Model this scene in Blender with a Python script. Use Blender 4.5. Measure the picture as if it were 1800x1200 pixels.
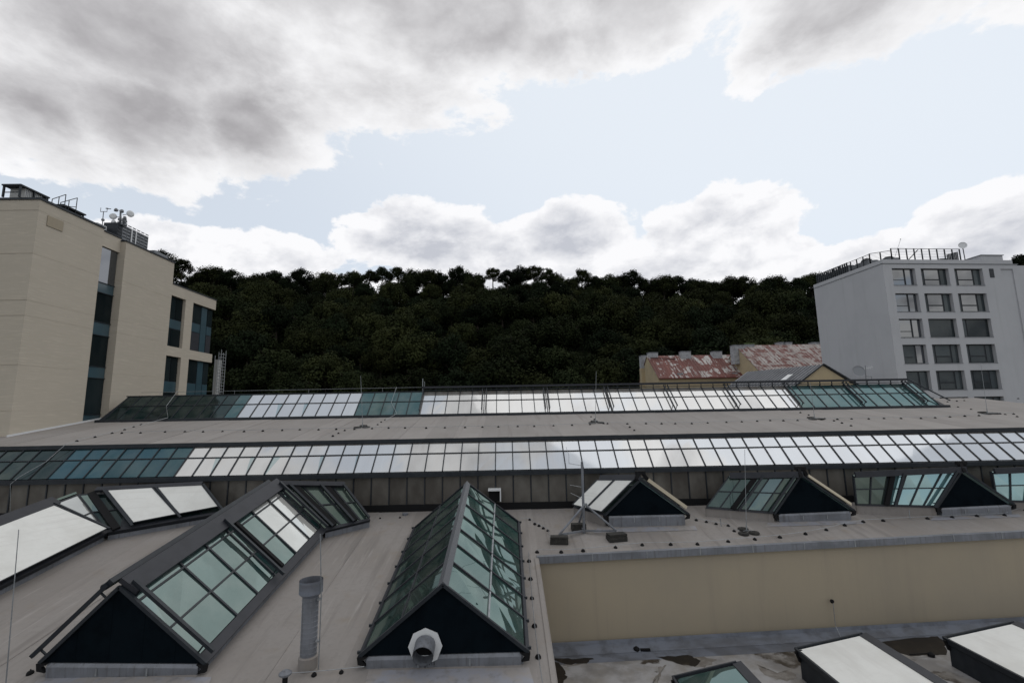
import bpy, math, random
import numpy as np
from mathutils import Vector, Matrix
random.seed(7); rng = np.random.default_rng(7)
for o in list(bpy.data.objects): bpy.data.objects.remove(o)
scene = bpy.context.scene
COL = scene.collection
R = math.radians
# ------------------------------------------------------------------ camera
FPX = 830.0
CM = Matrix.Rotation(-R(1.0), 3, 'Z') @ Matrix.Rotation(math.pi/2 + R(8.36), 3, 'X') @ Matrix.Rotation(R(-1.015), 3, 'Z')
cam = bpy.data.cameras.new('camera'); cam.sensor_width = 36; cam.lens = 36*FPX/1800
cam.clip_start = 0.1; cam.clip_end = 6000
co = bpy.data.objects.new('camera', cam); COL.objects.link(co)
co.matrix_world = CM.to_4x4(); scene.camera = co
scene.view_settings.view_transform = 'Standard'; scene.view_settings.look = 'None'
scene.view_settings.gamma = 1; scene.view_settings.exposure = 0; scene.view_settings.use_curve_mapping = False
scene.cycles.max_bounces = 6; scene.cycles.diffuse_bounces = 3; scene.cycles.glossy_bounces = 3
# measuring helpers: where a line of sight from the survey point meets a plane of the site
def ray(u, v): return CM @ Vector(((u-900)/FPX, -(v-600)/FPX, -1.0))
def PL(u, v, n, d):
    r = ray(u, v); return r*(d/r.dot(n))
def atY(u, v, y): r = ray(u, v); return r*(y/r.y)
def atX(u, v, x): r = ray(u, v); return r*(x/r.x)
def atZ(u, v, z): r = ray(u, v); return r*(z/r.z)
S1, C1 = 0.176, -9.97
def low(u, v, up=0): return PL(u, v, Vector((0, -S1, 1)), C1+up)
def lowz(y): return C1+S1*y
S2, C2 = 0.144, -1.5-0.144*28.45
def high(u, v, up=0): return PL(u, v, Vector((0, -S2, 1)), C2+up)
def highz(y): return C2+S2*y
# ------------------------------------------------------------------ world
SUN_EL, SUN_AZ = 56, 42      # azimuth from +Y towards +X
def build_world():
    w = bpy.data.worlds.new("World"); scene.world = w; w.use_nodes = True
    nt = w.node_tree; nt.nodes.clear(); N = nt.nodes; L = nt.links
    def val(x):
        return x
    def M(op, a, b=None, c=None, clamp=False):
        n = N.new('ShaderNodeMath'); n.operation = op; n.use_clamp = clamp
        for i, s in enumerate((a, b, c)):
            if s is None: continue
            if isinstance(s, (int, float)): n.inputs[i].default_value = s
            else: L.new(s, n.inputs[i])
        return n.outputs[0]
    def noise(vec, scale, detail, rough=0.55, dist=0.0, ntype='FBM'):
        n = N.new('ShaderNodeTexNoise'); n.inputs['Scale'].default_value = scale
        n.inputs['Detail'].default_value = detail; n.inputs['Roughness'].default_value = rough
        n.inputs['Distortion'].default_value = dist
        L.new(vec, n.inputs['Vector']); return n.outputs[0]
    def step(x, a, b):
        n = N.new('ShaderNodeMapRange'); n.interpolation_type = 'SMOOTHSTEP'
        L.new(x, n.inputs[0]); n.inputs[1].default_value = a; n.inputs[2].default_value = b
        return n.outputs[0]
    def mix(f, a, b):
        n = N.new('ShaderNodeMix'); n.data_type = 'RGBA'
        if isinstance(f, (int, float)): n.inputs[0].default_value = f
        else: L.new(f, n.inputs[0])
        for i, s in ((6, a), (7, b)):
            if isinstance(s, tuple): n.inputs[i].default_value = (*s, 1)
            else: L.new(s, n.inputs[i])
        return n.outputs[2]
    tc = N.new('ShaderNodeTexCoord'); D = tc.outputs['Generated']
    sp = N.new('ShaderNodeSeparateXYZ'); L.new(D, sp.inputs[0]); x, y, z = sp.outputs
    az = M('ARCTAN2', x, y)
    el = M('ARCTAN2', z, M('SQRT', M('ADD', M('MULTIPLY', x, x), M('MULTIPLY', y, y))))
    mp = N.new('ShaderNodeMapping'); mp.inputs['Scale'].default_value = (1, 1, 1.7); L.new(D, mp.inputs[0]); V = mp.outputs[0]
    sky = N.new('ShaderNodeTexSky'); sky.sky_type = 'NISHITA'; sky.sun_disc = False
    sky.sun_elevation = R(SUN_EL); sky.sun_rotation = R(SUN_AZ); sky.air_density = 1.0; sky.dust_density = 0.6; sky.ozone_density = 1.0
    sc = N.new('ShaderNodeVectorMath'); sc.operation = 'SCALE'; L.new(sky.outputs[0], sc.inputs[0]); sc.inputs[3].default_value = 0.10
    # thin high veil that is brighter towards the sun
    sdir = Vector((math.sin(R(SUN_AZ))*math.cos(R(SUN_EL)), math.cos(R(SUN_AZ))*math.cos(R(SUN_EL)), math.sin(R(SUN_EL))))
    dt = N.new('ShaderNodeVectorMath'); dt.operation = 'DOT_PRODUCT'; L.new(D, dt.inputs[0]); dt.inputs[1].default_value = sdir
    glow = step(dt.outputs['Value'], 0.40, 0.90)
    veil = M('MULTIPLY_ADD', glow, 0.20, 0.70)
    base = mix(veil, sc.outputs[0], (0.85, 0.905, 0.965))
    # ---- clouds placed by direction
    def ang(u, v):
        r = ray(u, v); return math.atan2(r.x, r.y), math.atan2(r.z, math.hypot(r.x, r.y))
    def blob(u, v, ru, rv, w, soft=1.0):
        a, e = ang(u, v); a2, _ = ang(u+ru, v); a1, _ = ang(u-ru, v); _, e2 = ang(u, v-rv); _, e1 = ang(u, v+rv)
        ra = abs(a2-a1)/2; re = abs(e2-e1)/2
        dx = M('MULTIPLY', M('SUBTRACT', az, a), 1/ra); dy = M('MULTIPLY', M('SUBTRACT', el, e), 1/re)
        d = M('SQRT', M('ADD', M('MULTIPLY', dx, dx), M('MULTIPLY', dy, dy)))
        return M('MULTIPLY', M('SUBTRACT', 1.0, d), w)
    def union(lst):
        r = lst[0]
        for q in lst[1:]: r = M('MAXIMUM', r, q)
        return r
    def off(vec, d):
        n = N.new('ShaderNodeVectorMath'); n.operation = 'ADD'; L.new(vec, n.inputs[0]); n.inputs[1].default_value = d; return n.outputs[0]
    wob = N.new('ShaderNodeTexNoise'); wob.inputs['Scale'].default_value = 3.0; wob.inputs['Detail'].default_value = 2; L.new(V, wob.inputs['Vector'])
    wv = N.new('ShaderNodeVectorMath'); wv.operation = 'MULTIPLY_ADD'; L.new(wob.outputs['Color'], wv.inputs[0]); wv.inputs[1].default_value = (.10, .10, .10); L.new(V, wv.inputs[2]); V = wv.outputs[0]
    n1 = noise(V, 4.6, 12, 0.58); n3 = noise(V, 14, 10, 0.62)
    UPV = off(V, (.006, .012, .045))
    n1u = noise(UPV, 4.6, 12, 0.58); n3u = noise(UPV, 14, 10, 0.62)
    rel = M('ADD', M('MULTIPLY', M('SUBTRACT', n1, n1u), 2.6), M('MULTIPLY', M('SUBTRACT', n3, n3u), 0.6))
    nn = M('ADD', M('MULTIPLY', M('SUBTRACT', n1, 0.5), 1.25), M('MULTIPLY', M('SUBTRACT', n3, 0.5), 0.85))
    big = union([blob(230, 60, 520, 270, .95), blob(60, 190, 360, 140, .8), blob(430, 215, 190, 150, 1.0), blob(250, 200, 330, 150, 1.0), blob(800, 20, 520, 165, .8), blob(650, 150, 270, 80, .5),
                 blob(1180, -40, 600, 175, .95), blob(1480, -20, 300, 155, .9), blob(1000, 60, 300, 90, .6), blob(300, -200, 1200, 230, 1.2), blob(-200, 120, 330, 200, .9), blob(1950, -150, 500, 120, .6)])
    lowc = union([blob(735, 425, 150, 76, .8), blob(650, 390, 75, 24, .4), blob(850, 455, 120, 60, .7), blob(1005, 425, 112, 74, .85), blob(1030, 480, 230, 50, .6),
                  blob(1270, 402, 150, 84, .9), blob(1240, 470, 260, 55, .7), blob(480, 455, 150, 48, .75), blob(270, 425, 110, 50, .75),
                  blob(330, 485, 330, 45, .6), blob(1500, 455, 230, 45, .7), blob(1720, 385, 150, 62, .75), blob(1900, 400, 200, 95, .8), blob(1690, 450, 230, 50, .7),
                  blob(900, 535, 1500, 62, .8), blob(-150, 430, 250, 90, .6), blob(310, 325, 40, 16, .3), blob(30, 290, 70, 28, .45), blob(190, 300, 50, 20, .3), blob(1330, 150, 60, 20, .2)])
    bg = M('MULTIPLY', M('SUBTRACT', noise(V, 3.2, 4, 0.5, 0.3), 0.47), 5.0)
    away = M('MAXIMUM', step(el, R(47), R(56)), step(y, 0.25, -0.05))
    bg = M('ADD', M('MULTIPLY', bg, away), M('MULTIPLY', M('SUBTRACT', 1.0, away), -3.0))
    dB = M('ADD', big, nn); dL = M('ADD', lowc, M('MULTIPLY', nn, 0.85)); dG = M('ADD', bg, M('MULTIPLY', nn, 0.45))
    aB = step(dB, 0.0, 0.14); aL = step(dL, 0.0, 0.10); aG = step(dG, 0.0, 0.3)
    tone = noise(V, 2.6, 6, 0.50, 0.2)
    def lit(d, t0, t1, hi, lo, k, soft):
        th = M('MULTIPLY', step(d, t0, t1), soft)
        f = M('SUBTRACT', th, M('MULTIPLY', rel, k), clamp=True)
        f = M('MULTIPLY', f, step(d, 0.0, t0+.12))
        return mix(f, hi, lo)
    cB = lit(dB, 0.0, 0.85, (0.95, 0.95, 0.965), (0.41, 0.40, 0.415), 0.50, M('MULTIPLY_ADD', step(tone, 0.34, 0.64), 0.35, 0.60))
    cL = lit(dL, 0.04, 0.62, (0.97, 0.97, 0.99), (0.56, 0.58, 0.64), 1.5, M('MULTIPLY_ADD', step(tone, 0.36, 0.60), 0.55, 0.22))
    cG = lit(dG, 0.05, 0.9, (0.98, 0.95, 0.90), (0.28, 0.28, 0.30), 1.5, step(tone, 0.38, 0.62))
    c = mix(aG, base, cG); c = mix(aL, c, cL); c = mix(aB, c, cB)
    # below the horizon the world is dull ground colour
    c = mix(step(el, R(-1.0), R(-3.0)), c, (0.10, 0.10, 0.095))
    bgn = N.new('ShaderNodeBackground'); L.new(c, bgn.inputs[0]); bgn.inputs[1].default_value = 1.0
    out = N.new('ShaderNodeOutputWorld'); L.new(bgn.outputs[0], out.inputs[0])
    w.cycles.sampling_method = 'MANUAL'; w.cycles.sample_map_resolution = 512
    sun = bpy.data.lights.new('sun', 'SUN'); sun.energy = 0.5; sun.angle = R(60); sun.color = (1, .95, .88)
    so = bpy.data.objects.new('sun', sun); COL.objects.link(so)
    so.rotation_euler = (-sdir).to_track_quat('-Z', 'Y').to_euler()
build_world()
# ------------------------------------------------------------------ materials
MATS = {}
def mat(name, col, rough=0.7, metal=0.0, spec=0.5, noise=None, bump=0.0, bscale=30, streak=None, rnd=0.0, spots=None, coat=0):
    """col base; noise=(scale, darker colour, amount); streak=(scale xyz, colour, lo, hi)"""
    m = bpy.data.materials.new(name); m.use_nodes = True; nt = m.node_tree; N = nt.nodes; L = nt.links
    b = N['Principled BSDF']; b.inputs['Roughness'].default_value = rough; b.inputs['Metallic'].default_value = metal
    b.inputs['Specular IOR Level'].default_value = spec
    if coat: b.inputs['Coat Weight'].default_value = coat; b.inputs['Coat Roughness'].default_value = .05
    tc = N.new('ShaderNodeTexCoord'); geo = N.new('ShaderNodeNewGeometry'); P = geo.outputs['Position']
    def mx(f, a, c2):
        n = N.new('ShaderNodeMix'); n.data_type = 'RGBA'
        if isinstance(f, float): n.inputs[0].default_value = f
        else: L.new(f, n.inputs[0])
        for i, s in ((6, a), (7, c2)):
            if isinstance(s, tuple): n.inputs[i].default_value = (*s, 1)
            else: L.new(s, n.inputs[i])
        return n.outputs[2]
    def nz(scale, det=6, vec=P, sc=(1, 1, 1), rough=0.6):
        mp = N.new('ShaderNodeMapping'); mp.inputs['Scale'].default_value = sc; L.new(vec, mp.inputs[0])
        n = N.new('ShaderNodeTexNoise'); n.inputs['Scale'].default_value = scale; n.inputs['Detail'].default_value = det; n.inputs['Roughness'].default_value = rough
        L.new(mp.outputs[0], n.inputs[0]); return n.outputs[0]
    def rampf(x, a, c2):
        n = N.new('ShaderNodeMapRange'); n.interpolation_type = 'SMOOTHSTEP'; L.new(x, n.inputs[0]); n.inputs[1].default_value = a; n.inputs[2].default_value = c2
        return n.outputs[0]
    c = col
    for nn in ([noise] if isinstance(noise, tuple) else (noise or [])):
        s, dc, lo, hi = nn[:4]
        c = mx(rampf(nz(s, 7), lo, hi), c, dc)
    for st in (streak or []):
        sc, dc, lo, hi = st
        c = mx(rampf(nz(1.0, 6, sc=sc), lo, hi), c, dc)
    if rnd:
        oi = N.new('ShaderNodeObjectInfo')
        hs = N.new('ShaderNodeHueSaturation'); mr = N.new('ShaderNodeMapRange'); L.new(oi.outputs['Random'], mr.inputs[0])
        mr.inputs[3].default_value = 1-rnd; mr.inputs[4].default_value = 1+rnd
        L.new(mr.outputs[0], hs.inputs['Value'])
        if isinstance(c, tuple): hs.inputs['Color'].default_value = (*c, 1)
        else: L.new(c, hs.inputs['Color'])
        c = hs.outputs[0]
    if isinstance(c, tuple): b.inputs['Base Color'].default_value = (*c, 1)
    else: L.new(c, b.inputs['Base Color'])
    if bump:
        bp = N.new('ShaderNodeBump'); bp.inputs['Strength'].default_value = 1; bp.inputs['Distance'].default_value = bump
        L.new(nz(bscale, 4), bp.inputs['Height']); L.new(bp.outputs[0], b.inputs['Normal'])
    MATS[name] = m; return m
def glass(name, body, tint, f0, rough=0.03, rnd=0.25, dirt=0.35, wav=0.004, fmax=0.9, dcol=(.22, .21, .19), dsc=(1, 1, .6)):
    """dark body behind a reflecting sheet, with dust on the sheet"""
    m = bpy.data.materials.new(name); m.use_nodes = True; nt = m.node_tree; N = nt.nodes; L = nt.links
    N.remove(N['Principled BSDF']); out = N['Material Output']
    geo = N.new('ShaderNodeNewGeometry'); P = geo.outputs['Position']; oi = N.new('ShaderNodeObjectInfo')
    def nz(scale, sc=(1, 1, 1), det=5):
        mp = N.new('ShaderNodeMapping'); mp.inputs['Scale'].default_value = sc; L.new(P, mp.inputs[0])
        ad = N.new('ShaderNodeVectorMath'); ad.operation = 'ADD'; L.new(mp.outputs[0], ad.inputs[0])
        cb = N.new('ShaderNodeCombineXYZ'); mm = N.new('ShaderNodeMath'); mm.operation = 'MULTIPLY'; mm.inputs[1].default_value = 3.0; L.new(oi.outputs['Random'], mm.inputs[0]); L.new(mm.outputs[0], cb.inputs[0]); L.new(cb.outputs[0], ad.inputs[1])
        n = N.new('ShaderNodeTexNoise'); n.inputs['Scale'].default_value = scale; n.inputs['Detail'].default_value = det
        L.new(ad.outputs[0], n.inputs[0]); return n.outputs[0]
    def mr(x, a, b_, c_, d_):
        n = N.new('ShaderNodeMapRange'); L.new(x, n.inputs[0])
        for i, q in enumerate((a, b_, c_, d_)): n.inputs[i+1].default_value = q
        return n.outputs[0]
    df = N.new('ShaderNodeBsdfDiffuse')
    hs = N.new('ShaderNodeHueSaturation'); hs.inputs['Color'].default_value = (*body, 1); L.new(mr(oi.outputs['Random'], 0, 1, 1-rnd, 1+rnd), hs.inputs['Value'])
    mx = N.new('ShaderNodeMix'); mx.data_type = 'RGBA'; L.new(mr(nz(1.1, dsc), .38, .75, 0, dirt), mx.inputs[0]); L.new(hs.outputs[0], mx.inputs[6]); mx.inputs[7].default_value = (*dcol, 1)
    L.new(mx.outputs[2], df.inputs[0])
    gl = N.new('ShaderNodeBsdfGlossy'); gl.inputs['Color'].default_value = (*tint, 1); gl.inputs['Roughness'].default_value = rough
    bp = N.new('ShaderNodeBump'); bp.inputs['Distance'].default_value = wav; L.new(nz(.7, det=0.5), bp.inputs['Height']); L.new(bp.outputs[0], gl.inputs['Normal'])
    lw = N.new('ShaderNodeLayerWeight'); lw.inputs[0].default_value = 0.5
    pw = N.new('ShaderNodeMath'); pw.operation = 'POWER'; L.new(lw.outputs['Facing'], pw.inputs[0]); pw.inputs[1].default_value = 4.0
    f = mr(pw.outputs[0], 0, 1, f0, fmax)
    ms = N.new('ShaderNodeMixShader'); L.new(f, ms.inputs[0]); L.new(df.outputs[0], ms.inputs[1]); L.new(gl.outputs[0], ms.inputs[2]); L.new(ms.outputs[0], out.inputs[0])
    MATS[name] = m; return m
ROOF = mat('roof_membrane', (.228, .211, .200), .85, noise=[(.35, (.205, .186, .172), .35, .65), (.9, (.20, .172, .145), .55, .75), (6, (.19, .175, .165), .45, .8)], streak=[((2.2, .16, .16), (.165, .15, .14), .52, .72), ((6, .35, .35), (.28, .262, .25), .56, .8)], bump=.004, bscale=8, rnd=.08)
ROOFH = mat('hall_roof_membrane', (.238, .221, .210), .85, noise=[(.5, (.215, .198, .186), .4, .7)], streak=[((3.0, .18, .18), (.19, .17, .16), .5, .75)], bump=.003, bscale=8, rnd=.07)
ROOFL = mat('wet_membrane', (.30, .295, .30), .5, noise=[(.45, (.17, .162, .158), .46, .60), (.33, (.035, .026, .018), .585, .615), (1.3, (.22, .205, .19), .4, .7)], bump=.004, bscale=3)
DARK = mat('anthracite_metal', (.014, .018, .024), .5, .1, spec=.35, noise=(3, (.022, .027, .033), .4, .7))
CAP = mat('ridge_cover_metal', (.026, .028, .035), .55, .1, spec=.35, noise=(2, (.019, .021, .027), .4, .7))
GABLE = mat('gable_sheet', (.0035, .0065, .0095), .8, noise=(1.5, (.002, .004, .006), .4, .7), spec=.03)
BLACK = mat('black_rubber', (.008, .008, .009), .8, spec=.2)
ZINC = mat('zinc_flashing', (.19, .20, .225), .55, .25, noise=[(1.2, (.14, .148, .165), .4, .65)], streak=[((9, 9, .5), (.11, .112, .12), .5, .72)])
RIDGE = mat('dull_ridge_metal', (.085, .09, .10), .5, .2)
ZINCL = mat('galvanised_steel', (.30, .315, .33), .45, .6, noise=(6, (.22, .23, .245), .4, .7))
FLASH = mat('blue_grey_upturn', (.15, .165, .20), .5, noise=[(1.3, (.085, .09, .105), .42, .66)], streak=[((.5, .5, 5), (.10, .105, .12), .45, .7)])
WHITE = mat('white_blind_fabric', (.68, .68, .655), .8, noise=[(.6, (.58, .575, .545), .42, .75), (3.5, (.62, .615, .59), .5, .8)], streak=[((.25, .25, 9), (.60, .595, .57), .5, .7), ((.5, 5, .5), (.63, .625, .60), .55, .75)], rnd=.03, bump=.004, bscale=1.5)
BLINDS = mat('cream_blind_side', (.42, .37, .28), .8)
STUCCO = mat('ochre_stucco', (.335, .285, .210), .9, noise=[(.15, (.300, .260, .200), .35, .65)], streak=[((1.5, 1.5, .10), (.285, .245, .19), .5, .8), ((5, 5, .15), (.30, .26, .20), .55, .8)], bump=.002, bscale=20)
YEL = mat('yellow_render', (.42, .34, .215), .9, noise=[(.5, (.34, .28, .19), .4, .7)])
STONE = mat('sandstone_cladding', (.45, .402, .332), .85, noise=[(.4, (.43, .385, .318), .38, .68)], streak=[((.3, .3, 3.2), (.43, .385, .315), .44, .7), ((.9, .9, 14), (.505, .452, .372), .52, .7), ((2.5, 2.5, .08), (.42, .375, .31), .58, .8)], bump=.003, bscale=10, rnd=.03)
GREYR = mat('pale_grey_render', (.45, .455, .475), .9, noise=[(.3, (.42, .425, .445), .4, .7)], streak=[((1.6, 1.6, .09), (.40, .405, .42), .52, .78)], bump=.002, bscale=20)
GREYT = mat('grey_trim', (.20, .21, .225), .7)
PLAS = mat('plastic_grey', (.45, .45, .44), .5)
CONC = mat('concrete_weight', (.020, .019, .017), .9, noise=(9, (.042, .039, .034), .45, .7), bump=.01, bscale=14)
RUSTP = mat('pale_rusty_roof', (.36, .335, .32), .75, noise=[(.42, (.13, .045, .036), .50, .55)], streak=[((1.7, .22, .22), (.13, .045, .038), .50, .55), ((5, .8, .8), (.20, .10, .085), .52, .60), ((1.0, 1.0, 1.0), (.30, .26, .245), .45, .6)], rnd=.14)
RUST = mat('rusty_roof', (.40, .38, .365), .75, noise=[(.42, (.13, .042, .034), .46, .49)], streak=[((1.7, .22, .22), (.12, .040, .034), .50, .53), ((5, .8, .8), (.18, .075, .06), .58, .62), ((4, .3, .3), (.37, .34, .325), .63, .65)], rnd=.14)
SHEETG = mat('grey_standing_seam', (.13, .135, .15), .5, .3, noise=(.8, (.10, .105, .118), .4, .7), rnd=.05)
CHIM = mat('chimney_render', (.36, .37, .39), .9, noise=(2, (.22, .22, .23), .4, .7))
TEALP = mat('teal_spandrel', (.040, .080, .100), .3, noise=(1, (.034, .068, .085), .4, .7), coat=.5)
SOIL = mat('hill_soil', (.020, .026, .013), .95, noise=(.2, (.012, .014, .008), .4, .6), spec=.1)
GROUND = mat('ground', (.07, .07, .068), .95, noise=(.05, (.05, .052, .048), .4, .6))
BARK = mat('bark', (.05, .042, .034), .9, spec=.2)
MOSS = mat('moss', (.06, .09, .02), .9)
LAMPM = mat('dish_white', (.62, .63, .64), .5)
G_DARK = glass('dark_glass', (.006, .014, .014), (.55, .70, .72), .035, dirt=.15)
G_TEAL = glass('teal_glass', (.030, .070, .074), (.52, .74, .78), .085)
G_BLUE = glass('blue_teal_glass', (.018, .050, .064), (.42, .66, .76), .075, dirt=.2)
G_SKY = glass('coated_skylight_glass', (.016, .040, .040), (.54, .70, .69), .21, rough=.03, rnd=.2, dirt=.35, wav=.05)  # dirt mottling also stands in for uneven cloud reflections, put into the colour
G_SKYB = glass('bright_skylight_glass', (.10, .20, .215), (.62, .86, .90), .34, rough=.02, rnd=.15, dirt=.1)
G_SKYD = glass('dim_skylight_glass', (.020, .036, .032), (.55, .70, .64), .11, rough=.03, rnd=.3, dirt=.25)
G_MID = glass('green_skylight_glass', (.022, .050, .045), (.55, .73, .70), .21, wav=.012, rough=.015, rnd=.2, dirt=.25)
G_SHADE = glass('shaded_pane', (.30, .292, .28), (.90, .94, 1.0), .40, rough=.05, rnd=.16, dirt=.85, dcol=(.24, .215, .195), dsc=(2.2, .3, .3), wav=.006)
G_GAP = glass('gap_beside_shade', (.10, .17, .18), (.8, .9, .95), .32, rough=.05)
G_WALL = glass('grey_wall_glass', (.075, .068, .060), (.6, .58, .56), .05, rough=.25, rnd=.25, dirt=.5)
G_WIN = glass('window_glass', (.015, .019, .024), (.80, .84, .90), .24, rough=.01, rnd=.3, dirt=.03, wav=.002)
G_WINR = glass('office_window_glass', (.034, .042, .046), (.6, .68, .74), .05, rough=.01, rnd=.6, dirt=.1, fmax=.4)
G_WIND = glass('window_glass_dark', (.012, .018, .020), (.5, .60, .66), .028, rough=.01, rnd=.4, dirt=.03, fmax=.25)
LEAF = []
for k, (c1, c2) in enumerate([((.020, .026, .011), (.012, .017, .008)), ((.026, .031, .012), (.014, .018, .008)), ((.012, .018, .009), (.008, .012, .006)), ((.034, .039, .015), (.020, .025, .010))]):
    LEAF.append(mat('leaves_%d' % k, c1, .9, spec=.04, noise=(.25, c2, .4, .65), rnd=.38))
# ------------------------------------------------------------------ mesh helpers
class MB:
    def __init__(s): s.v = []; s.f = []; s.m = []
    def add(s, vs, fs, mi=0):
        b = len(s.v); s.v += [Vector(p) for p in vs]; s.f += [tuple(i+b for i in f) for f in fs]; s.m += [mi]*len(fs); return s
    def box(s, c, d, rz=0, mi=0):
        c = Vector(c); hx, hy, hz = d[0]/2, d[1]/2, d[2]/2; Rm = Matrix.Rotation(rz, 3, 'Z')
        vs = [c + Rm @ Vector((sx*hx, sy*hy, sz*hz)) for sz in (-1, 1) for sx, sy in ((-1, -1), (1, -1), (1, 1), (-1, 1))]
        return s.add(vs, [(3, 2, 1, 0), (4, 5, 6, 7), (0, 1, 5, 4), (1, 2, 6, 5), (2, 3, 7, 6), (3, 0, 4, 7)], mi)
    def span(s, a, b, mi=0):
        a = Vector(a); b = Vector(b); return s.box((a+b)/2, [abs(q) for q in (b-a)], 0, mi)
    def prism(s, pts, n, lo, hi, mi=0):
        """polygon pts extruded along n from offset lo to hi"""
        n = Vector(n).normalized(); k = len(pts)
        vs = [Vector(p)+n*lo for p in pts]+[Vector(p)+n*hi for p in pts]
        fs = [tuple(range(k-1, -1, -1)), tuple(range(k, 2*k))]+[(i, (i+1) % k, (i+1) % k+k, i+k) for i in range(k)]
        return s.add(vs, fs, mi)
    def bar(s, a, b, w, h, up=(0, 0, 1), mi=0, off=0.0):
        a = Vector(a); b = Vector(b); t = (b-a).normalized(); up = Vector(up)
        side = t.cross(up)
        if side.length < 1e-4: side = t.cross(Vector((1, 0, 0)))
        side.normalize(); u2 = side.cross(t).normalized()
        q = lambda p, i, j: p + side*(w/2*i) + u2*(h/2*j+off)
        vs = [q(a, -1, -1), q(a, 1, -1), q(a, 1, 1), q(a, -1, 1), q(b, -1, -1), q(b, 1, -1), q(b, 1, 1), q(b, -1, 1)]
        return s.add(vs, [(0, 1, 2, 3), (7, 6, 5, 4), (0, 4, 5, 1), (1, 5, 6, 2), (2, 6, 7, 3), (3, 7, 4, 0)], mi)
    def tube(s, a, b, r, n=8, r2=None, mi=0, cap=True):
        a = Vector(a); b = Vector(b); r2 = r if r2 is None else r2; t = (b-a).normalized()
        u = t.cross(Vector((0, 0, 1)));
        if u.length < 1e-3: u = Vector((1, 0, 0))
        u.normalize(); w = t.cross(u)
        vs = [a+(u*math.cos(2*math.pi*i/n)+w*math.sin(2*math.pi*i/n))*r for i in range(n)]+[b+(u*math.cos(2*math.pi*i/n)+w*math.sin(2*math.pi*i/n))*r2 for i in range(n)]
        fs = [(i, (i+1) % n, (i+1) % n+n, i+n) for i in range(n)]
        if cap: fs += [tuple(range(n-1, -1, -1)), tuple(range(n, 2*n))]
        return s.add(vs, fs, mi)
    def path(s, pts, r, n=5, mi=0):
        for a, b in zip(pts, pts[1:]): s.tube(a, b, r, n, mi=mi)
        return s
    def lathe(s, c, prof, n=12, axis=(0, 0, 1), mi=0):
        c = Vector(c); q = Vector((0, 0, 1)).rotation_difference(Vector(axis).normalized()).to_matrix()
        vs = []
        for r, z in prof: vs += [c+q @ Vector((r*math.cos(2*math.pi*i/n), r*math.sin(2*math.pi*i/n), z)) for i in range(n)]
        fs = []
        for k in range(len(prof)-1): fs += [(k*n+i, k*n+(i+1) % n, (k+1)*n+(i+1) % n, (k+1)*n+i) for i in range(n)]
        fs += [tuple(range(n-1, -1, -1)), tuple((len(prof)-1)*n+i for i in range(n))]
        return s.add(vs, fs, mi)
    def build(s, name, mats, parent=None, org=None, smooth=False):
        root = parent
        while root is not None and root.parent is not None: root = root.parent
        o0 = Vector(org) if org is not None else (root.location.copy() if root is not None else Vector((0, 0, 0)))
        me = bpy.data.meshes.new(name); me.from_pydata([tuple(v-o0) for v in s.v], [], s.f)
        for m in (mats if isinstance(mats, (list, tuple)) else [mats]): me.materials.append(m)
        if len(set(s.m)) > 1: me.polygons.foreach_set('material_index', s.m)
        if smooth: me.polygons.foreach_set('use_smooth', [True]*len(me.polygons))
        me.update()
        ob = bpy.data.objects.new(name, me); COL.objects.link(ob)
        if parent is not None: ob.parent = parent
        else: ob.location = o0
        return ob
def tag(o, label=None, cat=None, group=None, kind=None):
    if label: o['label'] = label
    if cat: o['category'] = cat
    if group: o['group'] = group
    if kind: o['kind'] = kind
    return o
def empty(name, loc, label, cat, group=None):
    o = bpy.data.objects.new(name, None); COL.objects.link(o); o.location = Vector(loc); o.empty_display_size = .2
    return tag(o, label, cat, group)
def copy_thing(root, loc, label=None, rz=None, scale=None):
    r = root.copy(); COL.objects.link(r); r.location = Vector(loc)
    if rz is not None: r.rotation_euler.z = rz
    if scale is not None: r.scale = scale
    if label: r['label'] = label
    for ch in list(root.children):
        c = ch.copy(); COL.objects.link(c); c.parent = r
        for g in ch.children:
            d = g.copy(); COL.objects.link(d); d.parent = c
    return r
# ------------------------------------------------------------------ terrain
g = MB().add([(-2500, -200, -20), (2500, -200, -20), (2500, 3000, -20), (-2500, 3000, -20)], [(0, 1, 2, 3)]).build('ground', GROUND); tag(g, kind='structure')
def ridge_top(x):   # height of the tree tops along the crest
    return float(np.interp(x, [-300, -135, -120, -108, -58, 3, 65, 113, 150, 200, 300], [64, 61, 57, 52.0, 50.5, 51, 47.5, 46.5, 51, 56, 56]))
def hz(x, y):
    top = ridge_top(x)-10.8
    t = min(1, max(0, (y-66)/100.0)); t = t**0.92
    z = -20+(top+20)*t
    if y > 166: z = top-(y-166)*.10
    return z + 1.2*math.sin(x*.07+y*.05)*min(1, t*4) + .7*math.sin(x*.19-y*.11)
hb = MB(); nx, ny = 90, 45
vs = [(-360+720*i/nx, 64+260*(j/ny)**1.3, hz(-360+720*i/nx, 64+260*(j/ny)**1.3)) for j in range(ny+1) for i in range(nx+1)]
hb.add(vs, [(j*(nx+1)+i, j*(nx+1)+i+1, (j+1)*(nx+1)+i+1, (j+1)*(nx+1)+i) for j in range(ny) for i in range(nx)])
tag(hb.build('wooded_hill', SOIL, smooth=True), kind='structure')
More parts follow.
